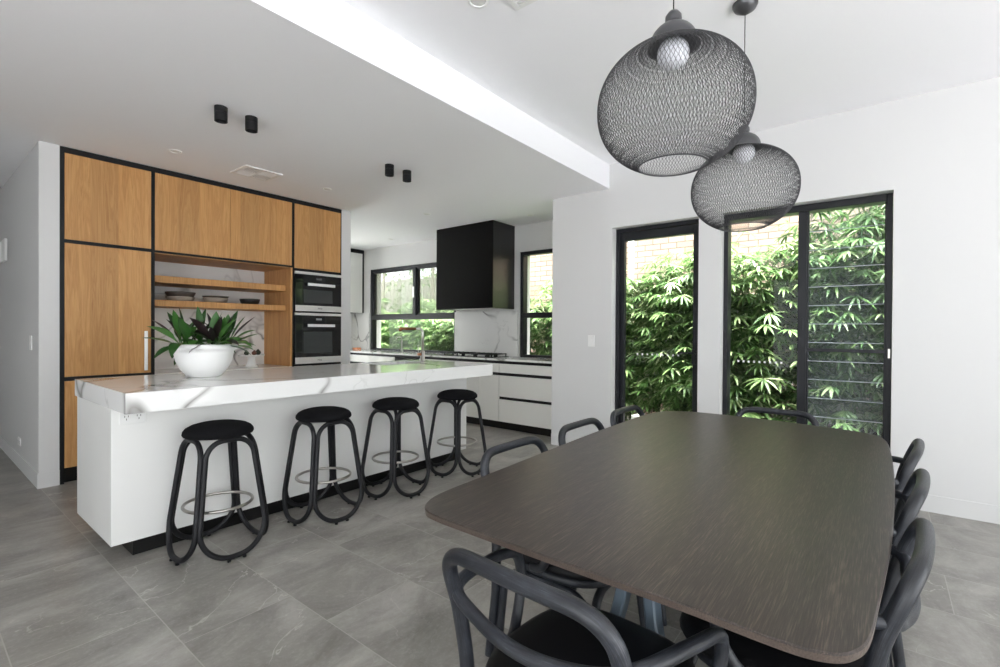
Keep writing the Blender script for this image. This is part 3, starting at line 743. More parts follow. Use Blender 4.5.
# ------------------------------------------------------------------ island
IX0, IX1, IY0, IY1, IZ = 0.717, 3.581, 2.930, 3.994, 0.936
t = thing('kitchen_island', 'white lacquered kitchen island base on a recessed black kickboard', 'kitchen island', (IX0, 3.226, 0))
bx0, bx1, by0, by1 = 0.727, 3.535, 3.226, 3.985
part('end_panel', BX(bx0, bx0+0.04, by0+0.0202, by1, 0.087, 0.8315, 0.001), LACQ, t)
part('end_panel', BX(bx1-0.04, bx1, by0+0.0202, by1, 0.087, 0.8315, 0.001), LACQ, t)
part('front_panel', BX(bx0, bx1, by0, by0+0.02, 0.087, 0.8315, 0.001), LACQ, t)
for k in range(4):
    a = bx0+0.042+k*(bx1-bx0-0.084)/4; part('drawer_front', BX(a, a+(bx1-bx0-0.084)/4-0.003, by1-0.02, by1, 0.09, 0.81), LACQ, t)
part('carcass', BX(bx0+0.041, bx1-0.041, by0+0.021, by1-0.021, 0.087, 0.45), LACQ, t)
part('kickboard', BX(0.829, 3.45, 3.25, 3.93, 0.0, 0.0865), KICK, t)
# outlet on the front, under the overhang
def powerpoint(name, label, mat4, wd=0.115, hg=0.07, double=True, grp=None):
    t = thing(name, label, 'power outlet' if 'outlet' in name else 'light switch', (0, 0, 0), 0, grp); t.matrix_world = mat4
    link('faceplate', box(bmesh.new(), -wd/2, wd/2, 0, 0.008, -hg/2, hg/2, 0.002), PLASTIC, t)
    for c in ((-0.028, 0.028) if (double and 'outlet' in name) else ()):
        bm = bmesh.new()
        for a, px, pz in ((0.5, -0.008, 0.004), (-0.5, 0.008, 0.004), (0, 0, -0.012)):
            box(bm, c+px-0.0014, c+px+0.0014, 0.0081, 0.0088, pz-0.005, pz+0.005)
        link('socket', bm, DOT, t)
    for c in ((-0.045, 0.045) if (double and 'outlet' in name) else (0,)):
        link('rocker', box(bmesh.new(), c-0.006, c+0.006, 0.0081, 0.0105, (0.012 if 'outlet' in name else -0.01), (0.026 if 'outlet' in name else 0.012), 0.001), PLASTIC, t)
    return t
RZpi = Matrix.Rotation(PI, 4, 'Z')
powerpoint('power_outlet', 'white double power outlet on the island front beneath the worktop corner', Matrix.Translation((0.82, by0-0.0005, 0.775)) @ RZpi, 0.12, 0.075)
# worktop with an undermount sink cut-out
SX0, SX1, SY0, SY1 = 2.78, 3.34, 3.55, 3.92
bm = bmesh.new()
zt, zb = IZ, 0.832
box(bm, IX0, SX0, IY0, IY1, zb, zt); box(bm, SX1, IX1, IY0, IY1, zb, zt)
box(bm, SX0, SX1, IY0, SY0, zb, zt); box(bm, SX0, SX1, SY1, IY1, zb, zt)
bmesh.ops.remove_doubles(bm, verts=bm.verts, dist=1e-5)
inner = [f for f in bm.faces if any(o is not f and (o.calc_center_median()-f.calc_center_median()).length < 1e-5 for o in bm.faces)]
bmesh.ops.delete(bm, geom=inner, context='FACES_ONLY')
t = thing('island_worktop', 'thick white quartz worktop with grey veins on the island', 'worktop', (IX0, IY0, zb))
part('slab', bm, MARBLE, t)
t = thing('sink', 'undermount steel sink set in the island worktop beside the tall tap', 'sink', (SX0, SY0, 0.7))
bm = bmesh.new(); g = 0.006
box(bm, SX0+g, SX1-g, SY0+g, SY1-g, 0.70, 0.705); box(bm, SX0+.001, SX0+g, SY0+.001, SY1-.001, 0.70, 0.90); box(bm, SX1-g, SX1-.001, SY0+.001, SY1-.001, 0.70, 0.90)
box(bm, SX0+g, SX1-g, SY0+.001, SY0+g, 0.70, 0.90); box(bm, SX0+g, SX1-g, SY1-g, SY1-.001, 0.70, 0.90)
part('basin', bm, STEELD, t)
part('drain', cyl(bmesh.new(), (3.06, 3.73, 0), 0.04, 0.7051, 0.709), STEEL, t)
# island tap
tp = Vector((3.44, 3.76, IZ+0.0005))
t = thing('kitchen_tap', 'tall square-necked steel tap with copper spout on the island', 'tap', tp)
bm = lathe(bmesh.new(), [(0, 0), (0.028, 0), (0.028, 0.006), (0.024, 0.01), (0.024, 0.10), (0.018, 0.105), (0, 0.105)], tp, 20); part('base', bm, STEEL, t)
part('neck', tube(bmesh.new(), fillet([tp+Vector((0, 0, 0.10)), tp+Vector((0, 0, 0.335)), tp+Vector((-0.08, 0.02, 0.335))], 0.05), 0.0135, 14), STEEL, t)
part('spout', tube(bmesh.new(), fillet([tp+Vector((-0.08, 0.02, 0.335)), tp+Vector((-0.25, 0.06, 0.335)), tp+Vector((-0.25, 0.06, 0.31))], 0.012), 0.014, 14), COPPER, t, 'copper toned spout')
bm = tube(bmesh.new(), [tp+Vector((-0.02, 0, 0.07)), tp+Vector((-0.055, 0.015, 0.07))], 0.014); part('lever_hub', bm, COPPER, t, 'copper toned hub')
part('lever', tube(bmesh.new(), [tp+Vector((-0.045, 0.01, 0.075)), tp+Vector((-0.055, 0.012, 0.16))], 0.005), STEEL, t)

# ------------------------------------------------------------------ kitchen run under the windows
CF = 4.84; CZ = 0.863
units = [(2.885, 3.855, 'white base unit with three wide drawers next to the white wall', 'drawers3'), (3.858, 4.178, 'narrow white base unit under the right side of the hob', 'door'),
         (4.181, 5.37, 'white base unit with paired doors under the left side of the hob', 'doors'), (5.93, 7.2, 'white base unit with drawers furthest left under the wide window', 'drawers2')]
for y0, y1, lab, kind in units:
    t = thing('base_cabinet', lab, 'cabinet', (CF, y0, 0), 0, 'base cabinets under the kitchen windows')
    part('carcass', BX(CF+0.021, KX-0.003, y0, y1, 0.095, 0.862), BLACK, t, 'black carcass showing in the finger gaps')
    def front(nm, a, b_, z0, z1): return part(nm, BX(CF, CF+0.02, a+0.0015, b_-0.0015, z0, z1, 0.001), LACQ2, t)
    if kind == 'drawers3':
        for z0, z1 in ((0.721, 0.835), (0.415, 0.683), (0.095, 0.378)): front('drawer_front', y0, y1, z0, z1)
    elif kind == 'door': front('drawer_front', y0, y1, 0.721, 0.835); front('door', y0, y1, 0.095, 0.683)
    elif kind == 'doors':
        front('drawer_front', y0, y1, 0.721, 0.835); front('door', y0, y0+0.27, 0.095, 0.683); front('door', y0+0.27, y1, 0.095, 0.683)
    else:
        ym = (y0+y1)/2
        for a, b_ in ((y0, ym), (ym, y1)): front('drawer_front', a, b_, 0.721, 0.835); front('drawer_front', a, b_, 0.095, 0.683)
    part('kickboard', BX(CF+0.03, CF+0.045, y0, y1, 0, 0.0945), KICK, t)
t = thing('dishwasher', 'black fronted dishwasher under the worktop behind the island tap', 'dishwasher', (CF, 5.38, 0))
part('body', BX(CF+0.03, KX-0.003, 5.375, 5.925, 0.0, 0.862), BLACK, t); part('door', BX(CF+0.002, CF+0.028, 5.378, 5.922, 0.095, 0.84, 0.002), BGLASS, t)
bm = BX(CF-0.02, KX-0.002, 2.883, 7.84, 0.873, 0.898, 0.002)
t = thing('kitchen_worktop', 'thin pale quartz worktop running under the kitchen windows', 'worktop', (CF, 2.883, 0.863))
part('slab', bm, MARBLE, t)
part('shadow_strip', BX(CF+0.004, KX-0.004, 2.884, 7.2, 0.8625, 0.8728), BLACK, t, 'black shadow gap strip')
part('corner_return', BX(4.65, CF-0.0202, 7.22, 7.84, 0.873, 0.898, 0.002), MARBLE, t)
t = thing('base_cabinet', 'white corner base cabinet on the far end wall', 'cabinet', (4.65, 7.26, 0), 0, 'base cabinets under the kitchen windows')
part('carcass', BX(4.65, KX-0.003, 7.262, 7.84, 0.095, 0.872), BLACK, t); part('door', BX(4.65, CF, 7.24, 7.26, 0.095, 0.835), LACQ2, t)
part('kickboard', BX(4.65, CF+0.04, 7.29, 7.305, 0, 0.0945), KICK, t)
# splashbacks
o = link('splashback', BX(KX-0.014, KX-0.001, 3.97, 5.165, 0.8985, 1.535), SPLASH); tag(o, 'grey veined marble splashback below the black hood', 'splashback')
o = link('splashback', BX(4.65, KX-0.002, 7.834, 7.849, 0.8985, 1.56), SPLASH); tag(o, 'grey veined marble splashback on the end wall below the wall cupboard', 'splashback')
bm = BX(KX-0.012, KX-0.001, K1Y1+0.01, 7.83, 0.8985, 1.56); o = link('splashback', bm, SPLASH); tag(o, 'narrow marble splashback left of the wide kitchen window', 'splashback')
# wall cupboard
t = thing('wall_cabinet', 'white wall cupboard with black surround in the far kitchen corner', 'cabinet', (4.65, 7.48, 1.56))
bm = BX(4.65, KX-0.004, 7.48, 7.848, 2.645, ZC-.002); box(bm, KX-0.035, KX-0.004, 7.48, 7.848, 1.565, 2.645); box(bm, 4.65, KX-0.035, 7.50, 7.848, 1.565, 2.645)
part('surround', bm, BLACK, t)
part('door', BX(4.652, KX-0.037, 7.479, 7.499, 1.562, 2.643, 0.001), LACQ, t)
# hood
HX, HY0, HY1, HZ = 4.911, 4.03, 5.085, 1.556
t = thing('range_hood', 'large black box rangehood hanging from the ceiling between the kitchen windows', 'rangehood', (HX, HY0, HZ))
bm = BX(HX, HX+0.012, HY0, HY1, HZ, ZC-.002, 0.001); part('front_panel', bm, HOOD, t)
part('side_panel', BX(HX+0.0125, KX-0.002, HY0, HY0+0.012, HZ, ZC-.002, 0.001), HOODS, t); part('side_panel', BX(HX+0.0125, KX-0.002, HY1-0.012, HY1, HZ, ZC-.002, 0.001), HOOD, t)
part('underside', BX(HX+0.013, KX-0.003, HY0+0.013, HY1-0.013, HZ+0.004, HZ+0.012), STEEL, t)
# hob
t = thing('gas_hob', 'black gas hob with cast iron grates on the kitchen worktop', 'hob', (5.1, 4.5, 0.8985))
part('glass_plate', BX(4.92, 5.34, 4.08, 4.98, 0.8985, 0.905, 0.002), BGLASS, t)
for yy in (4.22, 4.53, 4.84):
    bm = bmesh.new()
    for dx in (-0.16, 0.16):
        box(bm, 5.13+dx-0.005, 5.13+dx+0.005, yy-0.13, yy+0.13, 0.93, 0.94)
    for dy in (-0.13, -0.045, 0.045, 0.13): box(bm, 4.965, 5.295, yy+dy-0.005, yy+dy+0.005, 0.93, 0.943)
    for dx in (-0.16, 0.16):
        for dy in (-0.125, 0.125): box(bm, 5.13+dx-0.006, 5.13+dx+0.006, yy+dy-0.006, yy+dy+0.006, 0.905, 0.93)
    part('pan_grate', bm, IRON, t)
for yy, xx, r in ((4.22, 5.04, .035), (4.22, 5.22, .028), (4.53, 5.13, .05), (4.84, 5.04, .028), (4.84, 5.22, .035)):
    part('burner', lathe(bmesh.new(), [(0, 0), (r, 0), (r, 0.014), (r*.7, 0.02), (0, 0.02)], (xx, yy, 0.9052), 20), IRON, t)
for k in range(5): part('knob', cyl(bmesh.new(), (4.945, 4.30+0.11*k, 0), 0.013, 0.9052, 0.925, 16), STEEL, t)
# small tap on the window worktop
tp = Vector((5.30, 6.30, 0.8985))
t = thing('filter_tap', 'small chrome tap on the worktop in front of the wide kitchen window', 'tap', tp)
part('base', cyl(bmesh.new(), tp, 0.02, 0, 0.03), STEEL, t)
part('neck', tube(bmesh.new(), fillet([tp+Vector((0, 0, 0.03)), tp+Vector((0, 0, 0.24)), tp+Vector((-0.12, 0, 0.24)), tp+Vector((-0.12, 0, 0.20))], 0.05), 0.009, 10), STEEL, t)
o = link('sponge_dish', BX(5.22, 5.34, 7.48, 7.58, 0.8985, 0.93, 0.006), plain('terracotta_glaze', hexc(200, 130, 90), 0.6)); tag(o, 'small orange dish on the worktop in the far kitchen corner', 'dish')

# ------------------------------------------------------------------ ceiling fittings
for x, y, lab in ((1.343, 3.415, 'black cylinder ceiling spotlight, leftmost above the island'), (1.538, 3.415, 'black cylinder ceiling spotlight, right one of the left pair above the island'),
                  (2.73, 3.425, 'black cylinder ceiling spotlight, left one of the right pair above the island'), (2.931, 3.426, 'black cylinder ceiling spotlight, rightmost above the island')):
    t = thing('ceiling_spotlight', lab, 'ceiling light', (x, y, ZC), 0, 'black spotlights above the island')
    part('mount', cyl(bmesh.new(), (x, y, 0), 0.039, ZC-0.037, ZC-0.0005, 28), BLACK, t, auto=True)
    part('lamp_body', lathe(bmesh.new(), [(0, -0.0375), (0.036, -0.0375), (0.036, -0.041), (0.039, -0.043), (0.039, -0.094), (0.034, -0.094), (0.030, -0.07), (0, -0.07)], (x, y, ZC), 28), BLACK, t, auto=True)
RING = plain('downlight_white_ring', hexc(250, 250, 249), 0.5); LENS = plain('downlight_lens', hexc(226, 226, 222), 0.4)
for x, y, z, r, lab in ((1.443, 4.558, ZC, 0.05, 'recessed round downlight near the pantry cabinet'), (2.802, 4.525, ZC, 0.05, 'recessed round downlight near the oven cabinet'),
                    (4.17, 4.492, ZC, 0.05, 'recessed round downlight in front of the black hood'), (4.98, 6.2, ZC, 0.05, 'recessed round downlight left of the hood, near the wide window'), (4.99, 3.49, ZC, 0.05, 'recessed round downlight right of the black hood'),
                    (1.88, 1.65, ZH, 0.055, 'recessed round downlight in the higher ceiling at the top edge')):
    t = thing('recessed_downlight', lab, 'ceiling light', (x, y, z), 0, 'recessed downlights')
    part('trim_ring', lathe(bmesh.new(), [(r, -0.0005), (r, -0.004), (r*0.8, -0.006), (r*0.72, -0.003), (r*0.72, -0.0005)], (x, y, z), 28), RING, t)
    part('lens', lathe(bmesh.new(), [(0, -0.001), (r*0.71, -0.001), (r*0.6, -0.003), (0, -0.003)], (x, y, z), 28), LENS, t)
def vent(x0, x1, y0, y1, z, lab, nq):
    t = thing('ceiling_vent', lab, 'air vent', ((x0+x1)/2, (y0+y1)/2, z))
    part('frame', frame_like(x0, x1, y0, y1, z), PLASTIC, t)
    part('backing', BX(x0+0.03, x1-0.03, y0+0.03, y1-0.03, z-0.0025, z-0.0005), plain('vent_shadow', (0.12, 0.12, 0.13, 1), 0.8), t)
    bm = bmesh.new(); xm, ym = (x0+x1)/2, (y0+y1)/2
    for a, b_, c, d_, vert in ((x0+.03, xm, ym, y1-.03, 0), (xm, x1-.03, ym, y1-.03, 1), (x0+.03, xm, y0+.03, ym, 1), (xm, x1-.03, y0+.03, ym, 0)):
        n = 7
        for k in range(n):
            if vert: q = a+(b_-a)*k/n; box(bm, q, q+(b_-a)/n*0.55, c, d_, z-0.009, z-0.003)
            else: q = c+(d_-c)*k/n; box(bm, a, b_, q, q+(d_-c)/n*0.55, z-0.009, z-0.003)
    part('slats', bm, PLASTIC, t); return t
def frame_like(x0, x1, y0, y1, z):
    bm = BX(x0, x1, y0, y0+0.03, z-0.01, z-0.0005, 0.002); box(bm, x0, x1, y1-0.03, y1, z-0.01, z-0.0005, 0.002)
    box(bm, x0, x0+0.03, y0+0.03, y1-0.03, z-0.01, z-0.0005, 0.002); box(bm, x1-0.03, x1, y0+0.03, y1-0.03, z-0.01, z-0.0005, 0.002)
    xm, ym = (x0+x1)/2, (y0+y1)/2
    box(bm, xm-0.008, xm+0.008, y0+0.03, y1-0.03, z-0.01, z-0.0005); box(bm, x0+0.03, x1-0.03, ym-0.008, ym+0.008, z-0.01, z-0.0005)
    return bm
vent(1.945, 2.285, 4.43, 4.745, ZC, 'white square air vent in the kitchen ceiling near the oak cabinets', 2)
vent(1.78, 2.055, 1.26, 1.53, ZH, 'white square air vent in the higher ceiling at the top edge', 2)

# ------------------------------------------------------------------ wall fittings
RZ = Matrix.Rotation
powerpoint('light_switch', 'white light switch plate on the wall between kitchen and glass door', Matrix.Translation((WX-0.0005, 2.392, 1.156)) @ RZ(PI/2, 4, 'Z'), 0.075, 0.117, False)
powerpoint('light_switch', 'white double switch plate on the hallway wall at the left', Matrix.Translation((XN-0.0005, 5.47, 1.133)) @ RZ(PI/2, 4, 'Z'), 0.075, 0.117, False)
powerpoint('power_outlet', 'white power outlet low on the hallway wall', Matrix.Translation((XN-0.0005, 6.04, 0.24)) @ RZ(PI/2, 4, 'Z'), 0.115, 0.07, True)
t = thing('wall_sensor', 'white boxed device high on the hallway wall at the left edge', 'wall device', (XN, 7.15, 1.95))
part('housing', BX(XN-0.05, XN-0.0005, 7.05, 7.30, 1.93, 2.13, 0.008), PLASTIC, t); part('wall_bracket', BX(XN-0.02, XN-0.0005, 6.80, 7.049, 1.92, 2.14, 0.003), PLASTIC, t)

# ------------------------------------------------------------------ bar stools
def make_stool():
    t = thing('bar_stool', '', 'bar stool')
    H = 0.668; a0, a1 = 0.134, 0.205; tr = 0.0142
    # seat cushion
    prof = [(0, 0.0), (0.168, 0.0), (0.176, 0.004), (0.180, 0.012), (0.178, 0.026), (0.166, 0.042), (0.143, 0.055), (0.11, 0.064), (0.06, 0.070), (0, 0.072)]
    link('seat', lathe(bmesh.new(), prof, (0, 0, H-0.012), 40), FABRIC, t)
    g = tr+0.0008
    for k in range(4):
        # closed loop standing in one face of the tapering square
        top_w = a0-g; bot_w = a1-g
        pts = [(-top_w, H-tr-0.012), (top_w, H-tr-0.012), (bot_w, tr+0.006), (-bot_w, tr+0.006)]
        P = []
        for x, z in pts:
            f = (H-z)/H; y = -(a0+(a1-a0)*f)
            P.append(Vector((x, y, z)))
        L = fillet(P, [0.10, 0.10, 0.155, 0.155], 16, True)
        # feet flare outwards a little near the floor
        L = [Vector((p.x, p.y - 0.02*max(0, 1-p.z/0.15)**2, p.z)) for p in resample(L, 0.014, True)]
        q = Matrix.Rotation(k*PI/2, 3, 'Z'); L = [q @ p for p in L]
        lp = link('leg_loop', tube(bmesh.new(), L, tr, 12, True), STOOLM, t)
        for s in (-1, 1):
            fp = q @ Vector((s*0.04, -(a1+0.0175), 0)); link('glide', cyl(bmesh.new(), (fp.x, fp.y, 0), 0.010, 0.0, 0.009, 12), BLACK, lp)
    zr = 0.265; f = (H-zr)/H; rr = (a0+(a1-a0)*f)*1.0+0.002
    rr = 0.173
    ring = bmesh.new(); tube(ring, [(rr*math.cos(2*PI*k/48), rr*math.sin(2*PI*k/48), zr) for k in range(48)], 0.009, 10, True)
    link('footrest_ring', ring, STEELD, t, ).__setitem__('label', 'steel footrest ring')
    return t
st = make_stool()
slab = ['black round bar stool leftmost at the island, nearest the power outlet', 'black round bar stool second from the left at the island', 'black round bar stool third from the left, in front of the island tap', 'black round bar stool rightmost, at the far end of the island']
for i, (x, y) in enumerate(((1.165, 3.01), (1.83, 3.01), (2.45, 3.01), (3.145, 3.01))):
    o = st if i == 0 else copy_tree(st); o.location = (x, y-0.03, 0); o.rotation_euler = (0, 0, (0.03, -0.02, 0.02, 0)[i]); o['label'] = slab[i]; o['group'] = 'bar stools along the island'

# ------------------------------------------------------------------ dining table
TZ = 0.745
out = [(0.930, 0.30), (0.924, 0.20), (0.922, 0.11), (0.935, 0.062), (0.965, 0.032), (1.03, 0.012), (1.19, 0.0), (1.42, -0.015), (1.7, -0.027), (2.2, -0.036), (2.7, -0.030), (2.95, -0.015),
       (3.06, 0.015), (3.115, 0.07), (3.15, 0.18), (3.19, 0.38), (3.215, 0.6), (3.22, 0.8), (3.205, 0.95), (3.16, 1.06), (3.08, 1.12), (2.95, 1.145), (2.7, 1.155), (2.2, 1.147),
       (1.7, 1.125), (1.3, 1.105), (1.10, 1.095), (1.01, 1.075), (0.955, 1.03), (0.937, 0.97), (0.933, 0.85), (0.930, 0.6)]
poly = [(p.x, p.y) for p in cr([(x, y, 0) for x, y in out], 5, True)]
cxy = Vector((2.07, 0.56))
t = thing('dining_table', 'large dark stained oak dining table with rounded corners and blue grey legs', 'table', (2.07, 0.56, 0))
bm = bmesh.new()
def ringp(sc, z): return [bm.verts.new((cxy.x+(x-cxy.x)*(1-sc/1.15), cxy.y+(y-cxy.y)*(1-sc/0.58), z)) for x, y in poly]
r_ = [ringp(0.003, TZ), ringp(0, TZ-0.003)]
bm.faces.new(r_[0])
for a, b_ in zip(r_, r_[1:]):
    for i in range(len(a)): bm.faces.new((a[i], a[(i+1) % len(a)], b_[(i+1) % len(a)], b_[i]))
r1 = r_[1]; r2 = ringp(0.0, TZ-0.004)
top = part('tabletop', bm, TABLEW, t)
bm = bmesh.new(); rr = [ringp(0, TZ-0.003), ringp(0.001, TZ-0.016), ringp(0.05, TZ-0.030)]
for a, b_ in zip(rr, rr[1:]):
    for i in range(len(a)): bm.faces.new((a[i], a[(i+1) % len(a)], b_[(i+1) % len(a)], b_[i]))
bm.faces.new(rr[2][::-1])
part('tabletop_edge', bm, TABLEE, top, 'lighter brown bevelled edge')
def bar(bm, pts, w, th, wdir):
    """flat bar swept along pts; w along wdir"""
    P = [Vector(p) for p in pts]; wd = Vector(wdir).normalized(); rings = []
    for i, p in enumerate(P):
        tg = (P[min(i+1, len(P)-1)]-P[max(i-1, 0)]).normalized(); n = tg.cross(wd).normalized()
        prof = [(-w/2, -th/2+.005), (-w/2, th/2-.005), (-w/2+.005, th/2), (w/2-.005, th/2), (w/2, th/2-.005), (w/2, -th/2+.005), (w/2-.005, -th/2), (-w/2+.005, -th/2)]
        rings.append([bm.verts.new(p+wd*a+n*c) for a, c in prof])
    for a, b_ in zip(rings, rings[1:]):
        for k in range(8): bm.faces.new((a[k], a[(k+1) % 8], b_[(k+1) % 8], b_[k]))
    bm.faces.new(rings[0][::-1]); bm.faces.new(rings[-1]); return bm
for xc, sx in ((1.42, -1), (2.72, 1)):
    for s in (-1, 1):
        pts = cr([(xc, 0.575+s*0.030, TZ-0.035), (xc+sx*0.01, 0.575+s*0.034, 0.55), (xc+sx*0.04, 0.575+s*0.075, 0.33), (xc+sx*0.09, 0.575+s*0.19, 0.12), (xc+sx*0.12, 0.575+s*0.30, 0.0)], 6)
        part('leg', bar(bmesh.new(), pts, 0.055, 0.035, (1, 0, 0)), TLEG, t)
part('support_plate', BX(1.25, 2.9, 0.48, 0.67, TZ-0.0375, TZ-0.0305), TLEG, t)

# ------------------------------------------------------------------ dining chairs (local: facing +x, origin on the floor under the seat)
def make_chair():
    t = thing('dining_chair', '', 'chair')
    R = 0.0165
    # back hoop running to the floor
    hw = 0.208
    side = lambda s: [(-0.235, s*0.215, 0.0), (-0.205, s*0.215, 0.25), (-0.200, s*0.217, 0.45), (-0.235, s*0.216, 0.62)]
    def sm(p):
        return Vector(p)
    left = [Vector(p) for p in side(1)]; right = [Vector(p) for p in side(-1)]
    path = left+[Vector((-0.285, hw+0.008, 0.766)), Vector((-0.285, -(hw+0.008), 0.766))]+right[::-1]
    # bow the top rail backwards
    L = fillet(path, [0, 0.6, 0.5, 0.5, 0.12, 0.12, 0.5, 0.5, 0.6, 0], 10)
    L = smooth(resample(L, 0.018), 6)
    L = [Vector((p.x-0.012*max(0, 1-(p.y/0.24)**2)*max(0, min(1, (p.z-0.62)/0.16)), p.y, p.z)) for p in L]
    link('back_frame', tube(bmesh.new(), L, R+0.0015, 14), RATTAN, t)
    # lower back rail that wraps into the two arm loops
    def arm(s):
        return [(-0.232, s*0.222, 0.652), (-0.07, s*0.268, 0.640), (0.045, s*0.283, 0.617), (0.078, s*0.283, 0.578), (0.075, s*0.275, 0.51), (0.03, s*0.255, 0.435), (-0.03, s*0.225, 0.410)]
    rail = [Vector(p) for p in arm(1)[::-1]]
    mid = [(-0.262, 0.13, 0.625), (-0.275, 0.0, 0.612), (-0.262, -0.13, 0.625)]
    pts = rail+[Vector(p) for p in mid]+[Vector(p) for p in arm(-1)]
    link('arm_rail', tube(bmesh.new(), cr(pts, 6), R-0.0015, 14), RATTAN, t)
    # seat
    def sq(r0, n=3.0, k=48):
        o = []
        for i in range(k):
            a = 2*PI*i/k; c, s = math.cos(a), math.sin(a); rr = r0/((abs(c)**n+abs(s)**n)**(1/n)); o.append((rr*c+0.01, rr*s*0.98))
        return o
    bm = bmesh.new(); rings = []
    for r0, z in ((0.212, 0.404), (0.230, 0.411), (0.237, 0.424), (0.231, 0.440), (0.21, 0.450), (0.15, 0.456), (0.08, 0.456)):
        rings.append([bm.verts.new((x, y, z)) for x, y in sq(r0)])
    for a, b_ in zip(rings, rings[1:]):
        for i in range(len(a)): f = bm.faces.new((a[i], a[(i+1) % len(a)], b_[(i+1) % len(a)], b_[i])); f.smooth = True
    bm.faces.new(rings[0][::-1]); f = bm.faces.new(rings[-1]); f.smooth = True
    link('seat', bm, LEATHER, t)
    link('seat_frame', tube(bmesh.new(), [(x, y, 0.387) for x, y in sq(0.203)], R, 12, True), RATTAN, t)
    # arched leg frames below the seat: front, and one on each side
    g = 0.017
    def arch(pts, rad): return tube(bmesh.new(), resample(fillet(pts, rad, 10), 0.03), R-0.001, 12)
    fx = 0.235
    link('leg_arch', arch([(fx, 0.215-g, 0), (fx-0.045, 0.195-g, 0.356), (fx-0.045, -0.195+g, 0.356), (fx, -0.215+g, 0)], [0, 0.09, 0.09, 0]), RATTAN, t)
    for s in (-1, 1):
        link('leg_arch', arch([(fx-0.01, s*0.222, 0), (fx-0.052, s*0.203, 0.356), (-0.165, s*0.203, 0.356), (-0.198, s*0.215, 0)], [0, 0.09, 0.09, 0]), RATTAN, t)
    return t
ch = make_chair()
spots = [(1.058, 0.556, -0.05, 'charcoal rattan chair in the foreground at the near end of the table'),
         (1.66, 0.955, -PI/2, 'charcoal rattan chair on the island side, nearest to the camera'),
         (2.26, 0.965, -PI/2, 'charcoal rattan chair in the middle of the island side'),
         (2.86, 0.975, -PI/2, 'charcoal rattan chair at the far end of the island side, before the glass door'),
         (3.13, 0.52, PI, 'charcoal rattan chair at the far head of the table before the tall window'),
         (1.53, 0.214, PI/2-0.07, 'charcoal rattan chair on the right side, nearest to the camera'),
         (2.14, 0.188, PI/2-0.07, 'charcoal rattan chair in the middle of the right side'),
         (2.78, 0.170, PI/2-0.07, 'charcoal rattan chair on the right side, furthest from the camera')]
for i, (x, y, rz, lab) in enumerate(spots):
    o = ch if i == 0 else copy_tree(ch); o.location = (x, y, 0); o.rotation_euler = (0, 0, rz); o['label'] = lab; o['group'] = 'dining chairs around the table'

# ------------------------------------------------------------------ pendant lamps
def pendant(x, y, z, D, lab, seed):
    t = thing('pendant_lamp', lab, 'pendant lamp', (x, y, z), 0, 'woven pendant lamps over the table')
    Rr = D/2; a = Rr*0.86
    zt, zb = a*0.955, -a*0.905
    def rad(zz): return Rr*math.sqrt(max(0, 1-(abs(zz)/a)**2.15))
    bm = bmesh.new(); N = 118; K = 40
    # even arc-length parameter
    zs = [zt+(zb-zt)*0.5*(1-math.cos(PI*k/K)) for k in range(K+1)]
    for fam, tw in ((1, 1.15), (-1, 1.15), (1, 0.32)):
        for i in range(N):
            ph0 = 2*PI*(i+0.5*(fam < 0))/N
            pts = []
            for k, zz in enumerate(zs):
                ang = ph0+fam*tw*(k/K)
                r = rad(zz)+0.0006*fam
                pts.append((r*math.cos(ang), r*math.sin(ang), zz))
            tube(bm, pts, 0.0008 if tw > 1 else 0.0006, 3, caps=False)
    sh = link('lamp_shade', bm, STRAND, t)
    for zz, nm in ((zb, 'lower_rim'), (zt, 'upper_rim')):
        rr = rad(zz); link(nm, tube(bmesh.new(), [(rr*math.cos(2*PI*k/48), rr*math.sin(2*PI*k/48), zz) for k in range(48)], 0.0028, 8, True), STRAND, sh)
    # dome cap, partly sunk into the shade
    dr = D*0.158; zc = zt+dr*0.03
    prof = [(dr, 0), (dr*1.0, 0.004)]+[(dr*math.cos(q*PI/2/8), 0.004+dr*0.95*math.sin(q*PI/2/8)) for q in range(1, 7)]+[(dr*0.30, dr*1.0), (dr*0.34, dr*1.12), (dr*0.33, dr*1.3), (dr*0.2, dr*1.48), (0.006, dr*1.52), (0, dr*1.52)]
    inner = [(dr*0.97, 0.0), (dr*0.9, dr*0.25), (dr*0.6, dr*0.55), (0, dr*0.6)]
    link('cap', lathe(bmesh.new(), inner[::-1]+prof, (0, 0, zc), 32), LAMPM, t)
    br = D*0.105
    prof = [(0, -br)]+[(br*math.cos(q), br*math.sin(q)) for q in [(-PI/2+PI*0.85*k/14) for k in range(1, 15)]]+[(br*0.35, br*1.3), (0, br*1.3)]
    link('bulb', lathe(bmesh.new(), prof, (0, 0, zc-br*0.45), 24), BULB, t)
    top = ZH-z
    link('cord', tube(bmesh.new(), [(0, 0, zc+dr*1.5), (0, 0, top-0.03)], 0.0022, 6), BLACK, t)
    link('canopy', lathe(bmesh.new(), [(0, -0.055), (0.012, -0.055), (0.05, -0.03), (0.06, -0.012), (0.06, -0.0005), (0, -0.0005)], (0, 0, top), 28), LAMPM, t)
    return t
pendant(1.745, 0.600, 2.062, 0.53, 'large woven graphite pendant lamp, nearer and higher of the two', 1)
pendant(2.745, 0.575, 2.000, 0.505, 'woven graphite pendant lamp, further and lower of the two', 2)

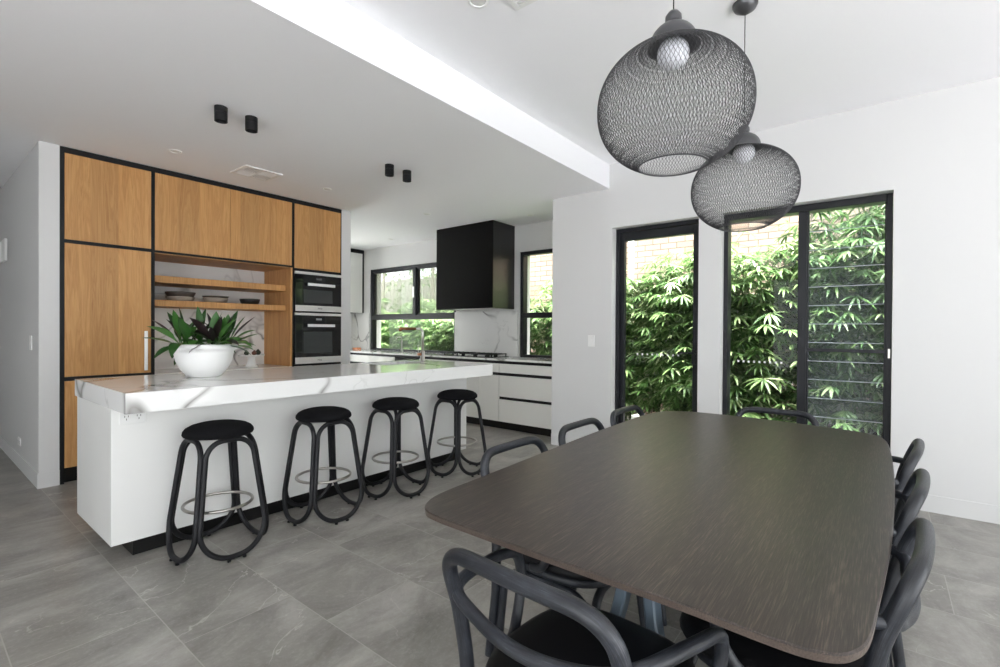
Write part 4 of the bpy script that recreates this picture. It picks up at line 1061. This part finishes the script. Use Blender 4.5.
# ------------------------------------------------------------------ plant on the island
px, py = 1.315, 3.60
t = thing('potted_plant', 'leafy green plant in a round white bowl pot on the island', 'potted plant', (px, py, IZ+0.0005))
prof = [(0, 0.0), (0.088, 0.0), (0.100, 0.006), (0.138, 0.05), (0.166, 0.11), (0.175, 0.160), (0.178, 0.176), (0.197, 0.186), (0.202, 0.202), (0.193, 0.216), (0.183, 0.221), (0.176, 0.212), (0.172, 0.17), (0, 0.17)]
pot = link('pot', lathe(bmesh.new(), prof, (0, 0, 0), 56), POTM, t)
soil = link('soil', lathe(bmesh.new(), [(0, 0.194), (0.1, 0.197), (0.172, 0.190)], (0, 0, 0), 32), SOIL, pot)
bm = bmesh.new(); rnd = random.Random(5)
def broad(bm, base, dirv, L, Wd, droop):
    d = dirv.normalized(); side = d.cross(Vector((0, 0, 1)))
    if side.length < 0.1: side = Vector((1, 0, 0))
    side.normalize(); p = base.copy(); prev = None; n = 9
    roll = rnd.uniform(-0.5, 0.5)
    for k in range(n+1):
        tt = k/n; wv = Wd*(0.1+0.9*math.sin(PI*((tt-0.3)/0.7)**0.8)) if tt > 0.3 else Wd*0.1
        if k == n: wv = 0
        u = side.cross(d).normalized(); s2 = side*math.cos(roll)+u*math.sin(roll); u2 = u*math.cos(roll)-side*math.sin(roll)
        cur = [bm.verts.new(p)] if wv == 0 else [bm.verts.new(p-s2*wv+u2*wv*0.35), bm.verts.new(p), bm.verts.new(p+s2*wv+u2*wv*0.35)]
        if prev:
            if len(cur) == 3: fs = [bm.faces.new((prev[0], prev[1], cur[1], cur[0])), bm.faces.new((prev[1], prev[2], cur[2], cur[1]))]
            else: fs = [bm.faces.new((prev[0], prev[1], cur[0])), bm.faces.new((prev[1], prev[2], cur[0]))]
            for f in fs: f.smooth = True
        prev = cur; d = (d+Vector((0, 0, -droop/n))).normalized(); p = p+d*(L/n)
for cx_, cy_, n_ in ((-0.11, 0.02, 20), (0.11, -0.03, 22), (0.0, 0.07, 15), (0.02, -0.10, 17)):
    for k in range(n_):
        a = 2*PI*k*0.381966+rnd.uniform(-.3, .3); f = (k+0.5)/n_
        el = math.radians(86-66*f+rnd.uniform(-8, 8))
        dv = Vector((math.cos(a)*math.cos(el)+cx_*1.5, math.sin(a)*math.cos(el)+cy_*1.5, math.sin(el)))
        broad(bm, Vector((cx_+rnd.uniform(-.02, .02), cy_+rnd.uniform(-.02, .02), 0.19)), dv, rnd.uniform(0.20, 0.31), rnd.uniform(0.022, 0.036), rnd.uniform(0.3, 1.5)*(0.3+f))
link('leaves', bm, CORDY, t)
